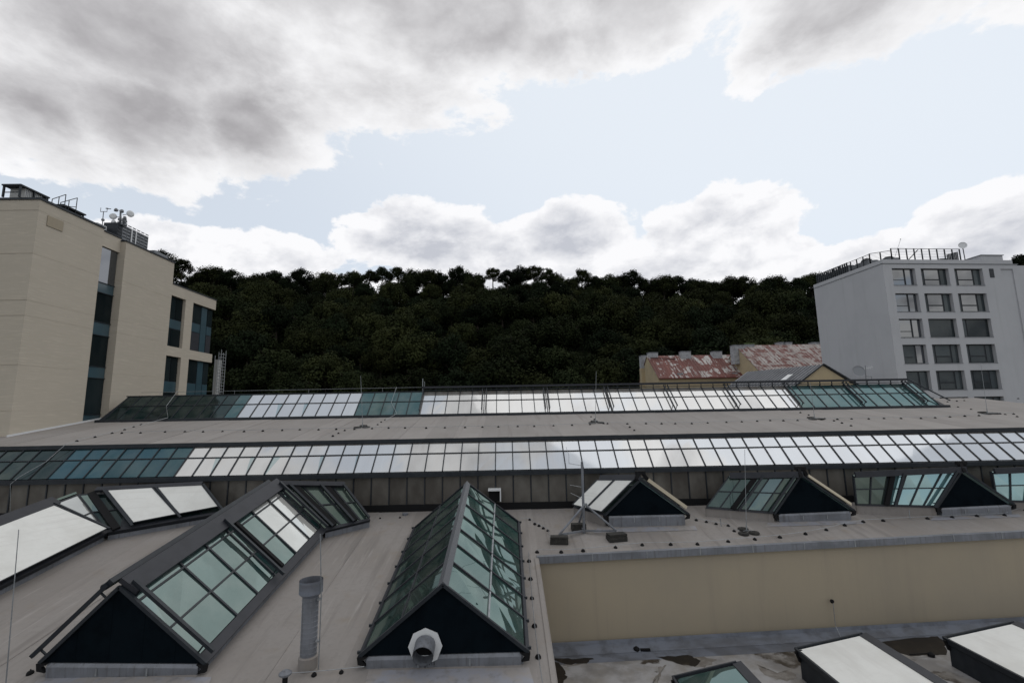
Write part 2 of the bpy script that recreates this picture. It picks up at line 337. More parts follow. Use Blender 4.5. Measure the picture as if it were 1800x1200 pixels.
# ------------------------------------------------------------------ long hall
hall = empty('industrial_hall', (0, 26.8, -20), 'long hall with two continuous bands of sloping glazing across its grey roof', 'building')
XL, XR = -42.0, 42.0
PW = 0.97; X0 = -18.03
k0 = math.ceil((XL-X0)/PW); k1 = math.floor((XR-X0)/PW)
xs1 = [X0+PW*k for k in range(k0, k1+1)]
MB().span((XL, 27.0, -20), (XR, 44.5, -5.4)).build('hall_body', STUCCO, hall)
MB().span((XL, 26.62, lowz(26.8)-.3), (XR, 26.98, lowz(26.8)+.32)).build('base_strip', BLACK, hall)
# lower wall panels with mullions
for i, (a, b) in enumerate(zip(xs1, xs1[1:])):
    if -34 < a < 36:
        MB().span((a+.035, 26.80, -4.95), (b-.035, 26.84, -3.45)).build('wall_panel', G_WALL, hall)
mb = MB()
mb.span((XL, 26.86, -5.0), (XR, 26.99, -3.3))
mb.build('wall_backing', DARK, hall)
for a in xs1:
    if -34 < a < 36: MB().span((a-.03, 26.76, -4.95), (a+.03, 26.84, -3.5)).build('mullion', DARK, hall)
MB().span((XL, 26.58, -3.47), (XR, 26.97, -3.24)).build('gutter_beam', DARK, hall)
# glazing bands
def glaze_band(name, xs, y0, z0, y1, z1, rows, matf, xa, xb, sliver=None, barw=.055, skew=(0, 0)):
    n = Vector((0, -(z1-z0), y1-y0)).normalized()
    P = lambda x, t: Vector((x, y0+(y1-y0)*t, z0+(z1-z0)*t))
    fr = MB()
    fr.prism([P(xa, 0), P(xb, 0), P(xb+skew[1], 1), P(xa+skew[0], 1)], n, -.14, -.04)
    band = fr.build(name, DARK, hall)
    for j, (t0, t1) in enumerate(zip(rows, rows[1:])):
        for i, (a, b) in enumerate(zip(xs, xs[1:])):
            m = matf((a+b)/2, j)
            q = MB(); a2, b2 = a+barw*.4, b-barw*.4; ta, tb = t0+.012, t1-.012
            tilt = random.uniform(-.006, .006)
            s = sliver and sliver(i, j, (a+b)/2)
            if s:
                w0, w1, side = s
                if side < 0:
                    q.prism([P(a2, ta), P(a2+w0, ta), P(a2+w1, tb), P(a2, tb)], n, -.03, .0, 1)
                    q.prism([P(a2+w0, ta), P(b2, ta), P(b2, tb), P(a2+w1, tb)], n, -.03, .0, 0)
                else:
                    q.prism([P(a2, ta), P(b2-w0, ta), P(b2-w1, tb), P(a2, tb)], n, -.03, .0, 0)
                    q.prism([P(b2-w0, ta), P(b2, ta), P(b2, tb), P(b2-w1, tb)], n, -.03, .0, 1)
                q.build('pane', [m, G_GAP], band)
            else:
                q.add([P(a2, ta)+n*tilt, P(b2, ta)-n*tilt, P(b2, tb)-n*tilt*.3, P(a2, tb)+n*tilt*.6, P(a2, ta)-n*.035, P(b2, ta)-n*.035, P(b2, tb)-n*.035, P(a2, tb)-n*.035], [(0, 1, 2, 3), (7, 6, 5, 4), (0, 4, 5, 1), (1, 5, 6, 2), (2, 6, 7, 3), (3, 7, 4, 0)])
                q.build('pane', m, band)
    for x in xs: MB().bar(P(x, 0), P(x, 1), barw, .10, n, off=.0).build('glazing_bar', DARK, band)
    for t in rows[1:-1]: MB().bar(P(xs[0], t), P(xs[-1]+skew[1]*0, t), .05, .085, n).build('purlin', DARK, band)
    return band, P, n
def m1(x, j):
    if x < -24.9: return G_DARK
    if x < -18.03: return G_BLUE
    return G_SHADE
def sl1(i, j, x):
    if j != 0: return None
    tbl = {-16.6: (.01, .30, 1), -14.6: (.03, .28, 1), -12.6: (.04, .40, -1), -10.7: (.02, .22, 1), -8.8: (.0, .12, 1)}
    for k, v in tbl.items():
        if abs(x-k) < .485: return v
xs1g = [x for x in xs1 if -34 < x < 37]
glaze_band('glazing_band', xs1g, 26.72, -3.21, 28.42, -1.64, [0, .56, 1], m1, XL, XR, sl1)
# roof sheets between the bands
w = 1.62; x = XL
while x < XR:
    a, b = x, min(XR, x+w); y0 = 28.30; y1 = 41.8
    lift = random.choice([0, .006, .012])
    MB().add([(a, y0, highz(y0)+lift), (b+.06, y0, highz(y0)+lift+.008), (b+.06, y1, highz(y1)+lift+.008), (a, y1, highz(y1)+lift),
              (a, y0, highz(y0)-.05), (b+.06, y0, highz(y0)-.05), (b+.06, y1, highz(y1)-.05), (a, y1, highz(y1)-.05)],
             [(0, 1, 2, 3), (7, 6, 5, 4), (0, 4, 5, 1), (1, 5, 6, 2), (2, 6, 7, 3), (3, 7, 4, 0)]).build('roof_sheet', ROOFH, hall)
    x = b
MB().prism([(XL, 28.42, -5.4), (XR, 28.42, -5.4), (XR, 28.42, highz(28.3)-.07), (XL, 28.42, highz(28.3)-.07)], (0, 1, 0), .02, 13.3).build('roof_core', STUCCO, hall)
MB().prism([(XL, 28.22, highz(28.2)-.20), (XL, 28.34, highz(28.2)-.20), (XL, 28.34, highz(28.2)+.02), (XL, 28.22, highz(28.2)+.02)], (1, 0, 0), 0, XR-XL).build('roof_edge_fascia', DARK, hall)
# white upturn where the roof meets the stone building
MB().bar((-31.93, 31.3, highz(31.3)+.06), (-31.93, 41.5, highz(41.5)+.06), .06, .12).build('white_upturn', LAMPM, hall)
# upper lantern
def m2(x, j):
    if x < -21.8: return G_DARK
    if x < -20.9: return G_TEAL
    if x < -12.0: return G_SHADE
    if x < -6.6: return G_TEAL
    if x < 23.2: return G_SHADE
    return G_TEAL
B2 = .992; xs2 = [-6.6+B2*k for k in range(-24, 42)]
xs2 = [q for q in xs2 if -30.8 < q < 34.5]
def sl2(i, j, x):
    if j != 0: return None
    for k, v in {-17.9: (.02, .4, 1), -16.1: (.02, .32, 1)}.items():
        if abs(x-k) < .496: return v
b2, P2, n2 = glaze_band('lantern_glazing', xs2, 36.78, -.16, 38.95, 1.68, [0, .56, 1], m2, -30.9, 34.6, sl2, skew=(.4, -1.2))
# lantern ends, back slope and ridge
ends = MB()
for xa, sk in ((-30.9, .4), (34.6, -1.2)):
    d = .06 if xa < 0 else -.06
    ends.prism([(xa, 36.78, -.25), (xa, 41.1, -.25), (xa+sk, 38.95, 1.6)], (1, 0, 0), min(d, 0), max(d, 0))
ends.build('lantern_end', DARK, hall)
MB().prism([(-30.9, 41.1, -.2), (34.6, 41.1, -.2), (33.4, 39.05, 1.62), (-30.5, 39.05, 1.62)], (0, -.7, -.7), 0, .1).build('lantern_back', DARK, hall)
MB().prism([(-30.95, 36.55, highz(36.5)), (-30.95, 36.82, highz(36.5)), (-30.95, 36.82, highz(36.5)+.22), (-30.95, 36.55, highz(36.5)+.20)], (1, 0, 0), 0, 65.6).build('lantern_curb', DARK, hall)
MB().span((-30.6, 38.9, 1.66), (-6.75, 39.1, 1.74)).build('ridge_cap', DARK, hall)
# right part: blind housing on the ridge and raised guide rails
MB().bar((-6.7, 38.85, 2.02), (33.5, 38.85, 2.02), .30, .16).build('ridge_housing', CAP, hall)
MB().span((-6.7, 38.66, 1.74), (33.4, 38.70, 1.80)).build('housing_rail', DARK, hall)
for k in range(41):
    MB().span((-6.6+k*B2-.02, 38.8, 1.66), (-6.6+k*B2+.02, 38.88, 1.95)).build('housing_post', DARK, hall)
for k in range(9):
    x = -6.6+5*B2*k
    if x > 33.4: continue
    for dx in ((-.16, .16) if k else (0,)):
        q = MB(); q.bar(P2(x+dx, .08)+n2*.26, P2(x+dx, 1.0)+n2*.26, .07, .09, n2)
        for t in (.12, .9): q.bar(P2(x+dx, t), P2(x+dx, t)+n2*.26, .04, .04, (1, 0, 0))
        q.build('guide_rail', DARK, hall)
q = MB()
q.bar((33.35, 38.6, 2.0), (34.75, 36.6, .2), .07, .09); q.build('guide_rail', DARK, hall)
# thin wire above the left ridge
q = MB()
for x in (-28, -22, -16, -10): q.tube((x, 39.0, 1.7), (x, 39.0, 2.05), .012, 4)
q.path([(-29.5, 39.0, 2.0), (-18, 39.0, 2.02), (-6.8, 39.0, 2.05)], .012, 4)
tag(q.build('ridge_wire', ZINCL, org=(-18, 39, 1.7)), 'thin wire carried on short pins along the left ridge of the hall lantern', 'wire')
q = MB(); q.tube((-6.7, 38.9, 1.7), (-6.7, 38.9, 2.75), .035, 6)
q.tube((-6.55, 38.9, 2.0), (-6.55, 38.9, 2.5), .02, 6)
tag(q.build('ridge_post', ZINCL, org=(-6.7, 38.9, 1.7)), 'short grey post at the step in the hall ridge', 'post')
# ------------------------------------------------------------------ foreground building
fore = empty('foreground_building', (0, 14, -20), 'low building in front with grey membrane roof and ochre rendered wall', 'building')
wa = Vector((math.cos(R(3.4)), math.sin(R(3.4)), 0)); wn = Vector((-wa.y, wa.x, 0)); W0 = Vector((1.32, 21.3, 0))
x = -44.0; k = 0
while x < 1.3:
    a, b = x, min(1.3, x+2.06); y0, y1 = 4.0, 26.62; lf = [0, .007, .003][k % 3]
    MB().add([(a, y0, lowz(y0)+lf), (b+.05, y0, lowz(y0)+lf+.01), (b+.05, y1, lowz(y1)+lf+.01), (a, y1, lowz(y1)+lf), (a, y0, lowz(y0)-.06), (b+.05, y0, lowz(y0)-.06), (b+.05, y1, lowz(y1)-.06), (a, y1, lowz(y1)-.06)],
             [(0, 1, 2, 3), (7, 6, 5, 4), (0, 4, 5, 1), (1, 5, 6, 2), (2, 6, 7, 3), (3, 7, 4, 0)]).build('roof_sheet', ROOF, fore)
    x = b; k += 1
x = 1.35; k = 0
def parY(x): return W0.y+(x-W0.x)*wa.y/wa.x
while x < 44:
    a, b = x, x+2.06; y1 = 26.62; lf = [0, .007, .003][k % 3]; ya, yb = parY(a), parY(b+.05)
    MB().add([(a, ya, lowz(ya)+lf), (b+.05, yb, lowz(yb)+lf+.01), (b+.05, y1, lowz(y1)+lf+.01), (a, y1, lowz(y1)+lf), (a, ya, lowz(ya)-.06), (b+.05, yb, lowz(yb)-.06), (b+.05, y1, lowz(y1)-.06), (a, y1, lowz(y1)-.06)],
             [(0, 1, 2, 3), (7, 6, 5, 4), (0, 4, 5, 1), (1, 5, 6, 2), (2, 6, 7, 3), (3, 7, 4, 0)]).build('roof_sheet', ROOF, fore)
    x = b; k += 1
def slab(pts, zt, zb):   # solid whose top follows zt(y)
    n = len(pts); return MB().add([(p[0], p[1], zt(p[1])) for p in pts]+[(p[0], p[1], zb) for p in pts], [tuple(range(n)), tuple(range(2*n-1, n-1, -1))]+[(i, i+n, (i+1) % n+n, (i+1) % n) for i in range(n)])
slab([(-44, 4), (1.28, 4), (1.28, 26.6), (-44, 26.6)], lambda y: lowz(y)-.08, -20).build('body', STUCCO, fore)
slab([(1.3, 21.42), (44, parY(44)+.12), (44, 26.6), (1.3, 26.6)], lambda y: lowz(y)-.08, -20).build('rendered_wall', STUCCO, fore)
# zinc copings in lengths of 2.4 m
s = -0.05; 
while s < 42:
    a = W0+wa*s; b = W0+wa*(s+2.39)
    za, zb = lowz(a.y), lowz(b.y)
    MB().add([a-wn*.06+Vector((0, 0, za-.24)), b-wn*.06+Vector((0, 0, zb-.24)), b-wn*.06+Vector((0, 0, zb+.05)), a-wn*.06+Vector((0, 0, za+.05)),
              a+wn*.16+Vector((0, 0, za-.02)), b+wn*.16+Vector((0, 0, zb-.02)), b+wn*.16+Vector((0, 0, zb+.055)), a+wn*.16+Vector((0, 0, za+.055))],
             [(3, 2, 1, 0), (4, 5, 6, 7), (0, 1, 5, 4), (3, 7, 6, 2), (0, 4, 7, 3), (1, 2, 6, 5)]).build('zinc_coping', ZINC, fore)
    MB().bar(a-wn*.066+Vector((0, 0, za-.23)), a-wn*.066+Vector((0, 0, za+.05)), .05, .012, wn).build('coping_joint', ZINCL, fore)
    s += 2.40
q = MB(); q.bar((1.24, 4, lowz(4)+.02), (1.24, 21.2, lowz(21.2)+.02), .14, .05); q.bar((1.325, 4, lowz(4)-.13), (1.325, 21.24, lowz(21.24)-.13), .03, .26); q.build('side_coping', ROOF, fore)
# lower roof to the right
LZ = -9.92
lowr = empty('lower_annex', (15, 12, -20), 'lower annex roof with stained membrane below the ochre wall', 'building')
slab([(1.36, 4), (44, 4), (44, parY(44)-.02), (1.36, 21.27)], lambda y: LZ, -20).build('stained_roof', ROOFL, lowr)
q = MB()
for s0 in range(0, 42, 3):
    a = W0+wa*(s0+.05); b = W0+wa*(s0+3.045)
    for (d0, z0, d1, z1) in ((.012, -9.60, .05, -9.74), (.05, -9.74, .50, LZ+.015)):
        q.add([a-wn*d0+Vector((0, 0, z0)), b-wn*d0+Vector((0, 0, z0)), b-wn*d1+Vector((0, 0, z1)), a-wn*d1+Vector((0, 0, z1))], [(3, 2, 1, 0)])
q.build('wall_upturn', FLASH, lowr)
q = MB(); a = W0+wa*.05-wn*.5+Vector((0, 0, LZ+.006)); 
q.add([a, a+wa*42, a+wa*42-wn*.75, a-wn*.6], [(0, 3, 2, 1)]); q.build('membrane_lap', FLASH, lowr)
APRON = mat('blue_grey_apron', (.23, .235, .265), .7, noise=[(1.1, (.245, .226, .214), .42, .6), (3, (.16, .155, .16), .5, .75)])
STAIN = mat('wet_dirt', (.012, .009, .007), .45, spec=.3, noise=(2.5, (.032, .024, .017), .5, .75))
STAIN2 = mat('dried_dirt', (.13, .115, .10), .7, noise=(3, (.20, .185, .17), .4, .65))
def stain(pts, m_, k=0):
    P_ = [atZ(u, v, LZ+.004+.004*k) for u, v in pts]; out = []
    for a, b in zip(P_, P_[1:]+P_[:1]):
        for t in range(5): out.append(a.lerp(b, t/5)+Vector((random.uniform(-.06, .06), random.uniform(-.05, .05), 0)))
    c = sum(out, Vector())/len(out); n = len(out)
    MB().add([c]+out, [(0, i+1, (i+1) % n+1) for i in range(n)]).build('stain', m_, lowr)
stain([(966, 1150), (1005, 1152), (1050, 1150), (1040, 1162), (1000, 1170), (985, 1166), (972, 1166)], STAIN2, 0)
stain([(966, 1156), (1005, 1157), (1045, 1156), (1030, 1164), (1000, 1167), (984, 1163)], STAIN, 1)
stain([(966, 1160), (982, 1164), (992, 1178), (996, 1190), (984, 1215), (968, 1215)], STAIN, 2)
stain([(1150, 1152), (1215, 1149), (1262, 1158), (1240, 1172), (1205, 1170)], STAIN2, 0)
stain([(1152, 1153), (1212, 1151), (1232, 1160), (1222, 1170), (1200, 1167)], STAIN, 1)
stain([(1548, 1128), (1600, 1120), (1650, 1118), (1664, 1132), (1665, 1150), (1600, 1152), (1570, 1143)], STAIN, 1)
stain([(1330, 1166), (1345, 1176), (1372, 1184), (1392, 1174), (1400, 1190), (1380, 1196), (1345, 1186)], STAIN2, 0)
stain([(1158, 1172), (1172, 1168), (1162, 1184), (1154, 1200), (1148, 1200)], STAIN2, 1)
# ------------------------------------------------------------------ skylights
def norm_of(a, b, c): return (Vector(b)-Vector(a)).cross(Vector(c)-Vector(a)).normalized()
class Slope:
    def __init__(s, e0, e1, r1, r0):
        s.e0, s.e1, s.r1, s.r0 = [Vector(q) for q in (e0, e1, r1, r0)]
        n = (s.e1-s.e0).cross(s.r0-s.e0).normalized()
        if n.z < 0: n = -n
        s.n = n
    def P(s, a, t, h=0): return s.e0.lerp(s.e1, a).lerp(s.r0.lerp(s.r1, a), t)+s.n*h
def glaze_slope(root, S, cols, rows, matf, barm=DARK, eave=.2, ridge=.12, barw=.07, purl=None):
    q = MB(); q.prism([S.P(0, 0), S.P(1, 0), S.P(1, 1), S.P(0, 1)], S.n, -.16, -.06); fr = q.build('glazing_frame', DARK, root)
    for i, (a, b) in enumerate(zip(cols, cols[1:])):
        for j, (t0, t1) in enumerate(zip(rows, rows[1:])):
            th = random.uniform(-.004, .004)
            la = .4*barw/max(.3, (S.e1-S.e0).length)
            q = MB(); q.prism([S.P(a+la, t0+.01), S.P(b-la, t0+.01), S.P(b-la, t1-.01), S.P(a+la, t1-.01)], S.n, -.03, 0)
            for v in q.v[4:]: v += S.n*random.uniform(-.010, .010)
            q.build('pane', matf(i, j), fr)
    for c in cols: MB().bar(S.P(c, rows[0]), S.P(c, rows[-1]), barw, .10, S.n).build('glazing_bar', barm, fr)
    for t in rows[1:-1]: MB().bar(S.P(cols[0], t), S.P(cols[-1], t), barw*.9, .09, S.n).build('purlin', purl or barm, fr)
    MB().prism([S.P(0, 0), S.P(1, 0), S.P(1, rows[0]), S.P(0, rows[0])], S.n, -.05, .05).build('eave_flashing', CAP if barm == DARK else barm, fr)
    return fr
def rail(root, S, a, h=.30, t0=.02, t1=.95, off=0, w=.10):
    q = MB(); d = (S.e1-S.e0).normalized()*off
    q.bar(S.P(a, t0, h)+d, S.P(a, t1, h)+d, w, .11, S.n)
    for t in (t0+.10, t1-.10): q.bar(S.P(a, t, -.02)+d, S.P(a, t, h)+d, .045, .045, (S.e1-S.e0))
    q.build('guide_rail', DARK, root)
def housing(root, S, a0, a1, t=.90, h=.24, w=.55, m=None):
    q = MB(); q.bar(S.P(a0, t, h), S.P(a1, t, h), w, .16, S.n); q.build('blind_housing', m or CAP, root)
def blind(root, S, c, h=.27):
    q = MB(); q.prism([S.P(a, t) for a, t in c], S.n, h-.01, h+.012); bl = q.build('sun_blind', WHITE, root)
    pts = [S.P(a, t, h+.01) for a, t in c]
    q = MB()
    for i in range(4): q.bar(pts[i], pts[(i+1) % 4], .06 if i % 2 else .035, .05, S.n)
    q.build('blind_edge', DARK, bl)
def gable(root, L, Rr, A, zbL, zbR, name='gable_panel', facing=-1, thick=.10):
    L, Rr, A = Vector(L), Vector(Rr), Vector(A)
    n = Vector((0, facing, 0)); d = (Rr-L); d.z = 0; n = Vector((d.y, -d.x, 0)).normalized()
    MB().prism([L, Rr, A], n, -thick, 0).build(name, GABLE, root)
    W_g = (Rr-L).length; ks = max(3, int(W_g/.8))
    for i in range(1, ks):
        f_ = i/ks; fa = (A-L).dot((Rr-L))/W_g**2; hh = (f_/fa if f_ < fa else (1-f_)/(1-fa)); c0 = L.lerp(Rr, f_); top_ = A.z-c0.z
        MB().bar(c0+Vector((0, 0, .03)), c0+Vector((0, 0, max(.1, top_*hh-.08))), .022, .012, n).build('sheet_seam', GABLE, root)
    q = MB()
    for a, b in ((L, A), (Rr, A)): q.bar(a+n*.03, b+n*.03, .10, .10, n)
    q.build('gable_edge', DARK, root)
    dd = (Rr-L).normalized()
    q = MB(); a = L+dd*.22; b = Rr-dd*.22
    # upstand with a slight bulge
    pr = [(0.0, .05, .02), (-.10, .06, 0), (-.22, .035, 0)]
    ztop = 0
    q.add([a+n*.02+Vector((0, 0, -.02)), b+n*.02+Vector((0, 0, -.02)), b+n*.07+Vector((0, 0, -.10)), a+n*.07+Vector((0, 0, -.10)),
           Vector((b.x, b.y, zbR-.02))+n*.05, Vector((a.x, a.y, zbL-.02))+n*.05,
           Vector((b.x, b.y, zbR-.02))-n*.3, Vector((a.x, a.y, zbL-.02))-n*.3, b-n*.3, a-n*.3],
          [(1, 0, 3, 2), (2, 3, 5, 4), (4, 5, 7, 6), (6, 7, 9, 8), (0, 1, 8, 9), (1, 2, 4, 6, 8), (0, 9, 7, 5, 3)])
    up = q.build('upstand', ZINC, root)
    k = max(2, int((b-a).length/1.2))
    for i in range(1, k):
        c = a.lerp(b, i/k); MB().box(c+n*.078+Vector((0, 0, -.22)), (.05, .012, .20), math.atan2(dd.y, dd.x)).build('seam', ZINCL, up)
    # black corner brackets
    for c, sg in ((L, 1), (Rr, -1)):
        q = MB(); q.prism([c+dd*sg*(-.05), c+dd*sg*.26, c+dd*sg*.10+Vector((0, 0, -.10)), c+dd*sg*.22+Vector((0, 0, -.24)), c+dd*sg*-.02+Vector((0, 0, -.20))], n, .0, .10)
        q.build('corner_bracket', BLACK, root)
def skirt(root, p, qv, drop=.30, m=None, inset=.1):
    p, qv = Vector(p), Vector(qv); d = (qv-p).normalized(); n = Vector((d.y, -d.x, 0)).normalized()
    MB().add([p-n*inset, qv-n*inset, Vector((qv.x, qv.y, lowz(qv.y)-.03))-n*inset, Vector((p.x, p.y, lowz(p.y)-.03))-n*inset,
              p-n*(inset+.1), qv-n*(inset+.1), Vector((qv.x, qv.y, lowz(qv.y)-.03))-n*(inset+.1), Vector((p.x, p.y, lowz(p.y)-.03))-n*(inset+.1)],
             [(0, 1, 2, 3), (7, 6, 5, 4), (0, 4, 5, 1), (1, 5, 6, 2), (2, 6, 7, 3), (3, 7, 4, 0)]).build('side_upstand', m or ZINC, root)
UP = .36
# --- middle gabled skylight
yg = 15.05
mL, mR, mA = atY(632, 1152, yg), atY(929, 1144, yg), atY(779, 1026, yg)
fL, fR = low(727, 929, UP), low(913.5, 919, UP); yf = (fL.y+fR.y)/2; fL = atY(727, 929, yf); fR = atY(913.5, 919, yf); fA = atY(821, 848.5, yf+.3)
mid = empty('gabled_skylight', (mA.x, yg, lowz(yg)), 'bare green glass gabled skylight with a duct through its dark front gable', 'skylight', 'gabled skylights on the foreground roof')
SR = Slope(mR, fR, fA, mA); SL = Slope(mL, fL, fA, mA)
cols = [0]+[.02+.98*k/7 for k in range(1, 8)]
glaze_slope(mid, SR, cols, [.04, .47, .97], lambda i, j: G_MID, CAP, barw=.06, purl=ZINCL)
glaze_slope(mid, SL, cols, [.04, .50, .97], lambda i, j: G_SKYD, CAP, barw=.06)
MB().prism([mA+Vector((-.16, 0, -.06)), mA+Vector((0, 0, .10)), mA+Vector((.16, 0, -.06))], fA-mA, -.05, (fA-mA).length).build('ridge_cap', RIDGE, mid)
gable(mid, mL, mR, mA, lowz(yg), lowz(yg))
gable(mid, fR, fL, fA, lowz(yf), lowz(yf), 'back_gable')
for a, b in ((mL, fL), (mR, fR)): skirt(mid, a, b, inset=.15 if a is mR else -.25)
for k in range(8):   # small clips along both eaves
    for S, sg in ((SR, 1), (SL, -1)):
        c = S.P(min(1, k/7+.01), .0, .06); MB().box(c, (.10, .07, .08)).build('eave_clip', DARK, mid)
# duct outlet on the gable
dc = atY(748, 1134, yg-.02); q = MB()
q.lathe(dc+Vector((0, -.03, 0)), [(.50, 0), (.50, .03)], 8, (0, -1, 0)); q.build('duct_flange', LAMPM, mid)
q = MB(); ax = Vector((0, -1, -.28)).normalized(); n_ = 20
q2 = MB(); q2.tube(dc+Vector((0, -.03, .05)), dc+Vector((0, -.03, .05))+ax*.46, .30, n_, cap=False); q2.tube(dc+Vector((0, -.03, .05)), dc+Vector((0, -.03, .05))+ax*.46, .285, n_, cap=False); q2.lathe(dc+Vector((0, -.03, .05))+ax*.10, [(.285, 0), (.285, .004)], n_, ax, mi=1)
q2.build('duct_pipe', [ZINC, BLACK], mid, smooth=False)
q = MB()
for i in range(9): q.tube(dc+Vector((-.26+.065*i, -.05, -.42)), dc+Vector((-.26+.065*i, -.05, -.50-.12*(i == 4))), .008, 4)
q.build('duct_fringe', BLACK, mid)
# --- big left skylight with a bend
ygb = low(218, 1187).y
bL, bR, bA = atY(72, 1163, ygb), atY(364, 1165, ygb), atY(212, 1030, ygb)
kR = low(573, 933, UP); kA = atX(484, 850, bA.x+.05); kA = Vector((bA.x+.05, kA.y, kA.z)); kL = Vector((bL.x, kR.y+.6, lowz(kR.y+.6)+UP))
eR = low(651, 914, UP+.02); eA = atY(604, 852, eR.y+.75); eL = Vector((eA.x-2.0, 26.5, lowz(26.5)+UP))
big = empty('bent_skylight', (bA.x, ygb, lowz(ygb)), 'long skylight bending right at its far end, reflecting clouds, with raised guide rails', 'skylight', 'gabled skylights on the foreground roof')
SR = Slope(bR, kR, kA, bA); SL = Slope(bL, kL, kA, bA)
bc = [0, .05, .215, .36, .50, .545, .70, .85, .955, 1.0]
def mbig(i, j): return (G_SKY, G_SKY, G_SKY, G_SKY, G_SKY, G_SKY, (WHITEG), (WHITEG), G_SKY)[i]
for (pp, kk) in (([(70, 1189), (372, 1189), (352, 1245), (20, 1245)], 0), ([(648, 1177), (930, 1172), (940, 1204), (640, 1208)], 0), ([(1050, 928), (1222, 924), (1226, 931), (1044, 936)], 0), ([(1350, 918), (1512, 914), (1518, 920), (1346, 925)], 0), ([(1640, 908), (1790, 903), (1796, 908), (1636, 914)], 0)):
    P_ = [low(u, v, .022) for u, v in pp]; MB().add(P_, [(3, 2, 1, 0)]).build('membrane_apron', APRON, fore)
WHITEG = glass('shade_lined_pane', (.42, .42, .40), (.8, .86, .88), .28, rough=.04, rnd=.14, dirt=.35, wav=.04)
glaze_slope(big, SR, bc, [.09, .44, .80, .93], mbig, eave=.2)
glaze_slope(big, SL, [0, .25, .5, .75, 1], [.05, .5, .93], lambda i, j: G_SKYD)
for c in (.012, .50, .985): rail(big, SR, c)
for c in (.555,): q = MB(); q.bar(SR.P(c, .1, .12), SR.P(c, .86, .12), .16, .14, SR.n); q.build('blind_roller', BLACK, big)
for c in (0.0, .5, 1.0): rail(big, SL, c, t0=-.02, t1=.93, h=.30)
housing(big, SR, 0, 1.01, t=.945, h=.16, w=.62); housing(big, SL, .0, 1.0, t=.93, h=.30, w=.30, m=DARK)
q = MB(); q.tube(SL.P(0, .88, .32), SL.P(1, .88, .32), .10, 8); q.build('roller_tube', DARK, big)
gable(big, bL, bR, bA, lowz(ygb), lowz(ygb)); skirt(big, bR, kR, inset=.15)
SF = Slope(kR, eR, eA, kA)
glaze_slope(big, SF, [0, .12, .36, .58, .8, 1], [.05, .5, .95], lambda i, j: G_SKYD)
for c in (.16, .62, .97): rail(big, SF, c, h=.22)
for c in (.24, .70): q = MB(); q.bar(SF.P(c, .05, .1), SF.P(c, .95, .1), .22, .12, SF.n); q.build('blind_roller', BLACK, big)
SB = Slope(eL, kL, kA, eA); q = MB(); q.prism([eL, kL, kA, eA], SB.n, -.1, 0); q.build('back_slope', G_SKYD, big)
q = MB(); q.prism([eR, eL, eA], (1, 0, 0), -.08, 0); q.build('end_gable', GABLE, big)
skirt(big, kR, eR, inset=.12)
housing(big, SF, -.02, 1.0, t=.97, h=.14, w=.24, m=CAP)
# --- leftmost skylight under white blinds
yA = 9.0
aE0 = Vector((-19.25, yA, lowz(yA)+UP)); aEk = low(212, 936, UP); aEk.x = -19.0
aR0 = Vector((-21.9, yA, lowz(yA)+1.95)); aRk = Vector((-21.9, 25.3, lowz(25.3)+1.75))
aEe = low(392, 902, UP+.02); aRe = atY(356, 855, min(26.45, aEe.y+.7))
aL0 = Vector((-24.5, yA, lowz(yA)+UP)); aLk = Vector((-24.5, 25.5, lowz(25.5)+UP))
la = empty('shaded_skylight', (-21.9, yA, lowz(yA)), 'skylight covered by broad white sun blinds at the left edge of the roof', 'skylight', 'gabled skylights on the foreground roof')
SR = Slope(aE0, aEk, aRk, aR0)
def sy(y): return (y-aE0.y)/(aEk.y-aE0.y)
def ry(y): return (y-aR0.y)/(aRk.y-aR0.y)
glaze_slope(la, SR, [sy(y) for y in (9, 10.5, 12, 13.5, 15, 16.5, 18, 19.5, 21, 22.5)]+[1.0], [.06, .5, .95], lambda i, j: WHITEG if i > 8 else G_SKY)
for y0, y1 in ((9.2, 13.6), (13.8, 18.75), (18.95, 23.75)): blind(la, SR, [(sy(y0), .02), (sy(y1), .02), (ry(y1), .86), (ry(y0), .86)])
for y in (9.1, 13.7, 18.85, 23.8):
    q = MB(); q.bar(SR.P(sy(y), .0, .27), SR.P(ry(y), .9, .27), .09, .12, SR.n); q.build('guide_rail', DARK, la)
housing(la, SR, 0, ry(24.0), t=.95, h=.22, w=.5)
MB().prism([aL0, aLk, aRk, aR0], norm_of(aL0, aLk, aRk), -.1, 0).build('back_slope', G_SKYD, la); skirt(la, aE0, aEk, inset=.15)
SF = Slope(aEk, aEe, aRe, aRk)
glaze_slope(la, SF, [0, .10, .22, .42, .62, .82, 1], [.07, .5, .95], lambda i, j: G_SKY if (i == 0 and j == 1) else G_DARK)
blind(la, SF, [(.22, .04), (.60, .08), (.58, .93), (.22, .93)]); blind(la, SF, [(.62, .08), (.985, .12), (.985, .93), (.60, .93)])
for c in (.20, .61, 1.0): rail(la, SF, c, h=.26, t0=-.02)
housing(la, SF, .15, 1.0, t=.99, h=.2, w=.25)
q = MB(); q.bar(SF.P(.08, .02, .1), SF.P(.10, .95, .1), .30, .14, SF.n); q.build('blind_roller', BLACK, la)
skirt(la, aEk, aEe, inset=.12)
MB().prism([aEe, Vector((aRe.x-1.5, 26.5, lowz(26.5)+UP)), aRe], (1, 0, 0), -.08, 0).build('end_gable', GABLE, la)
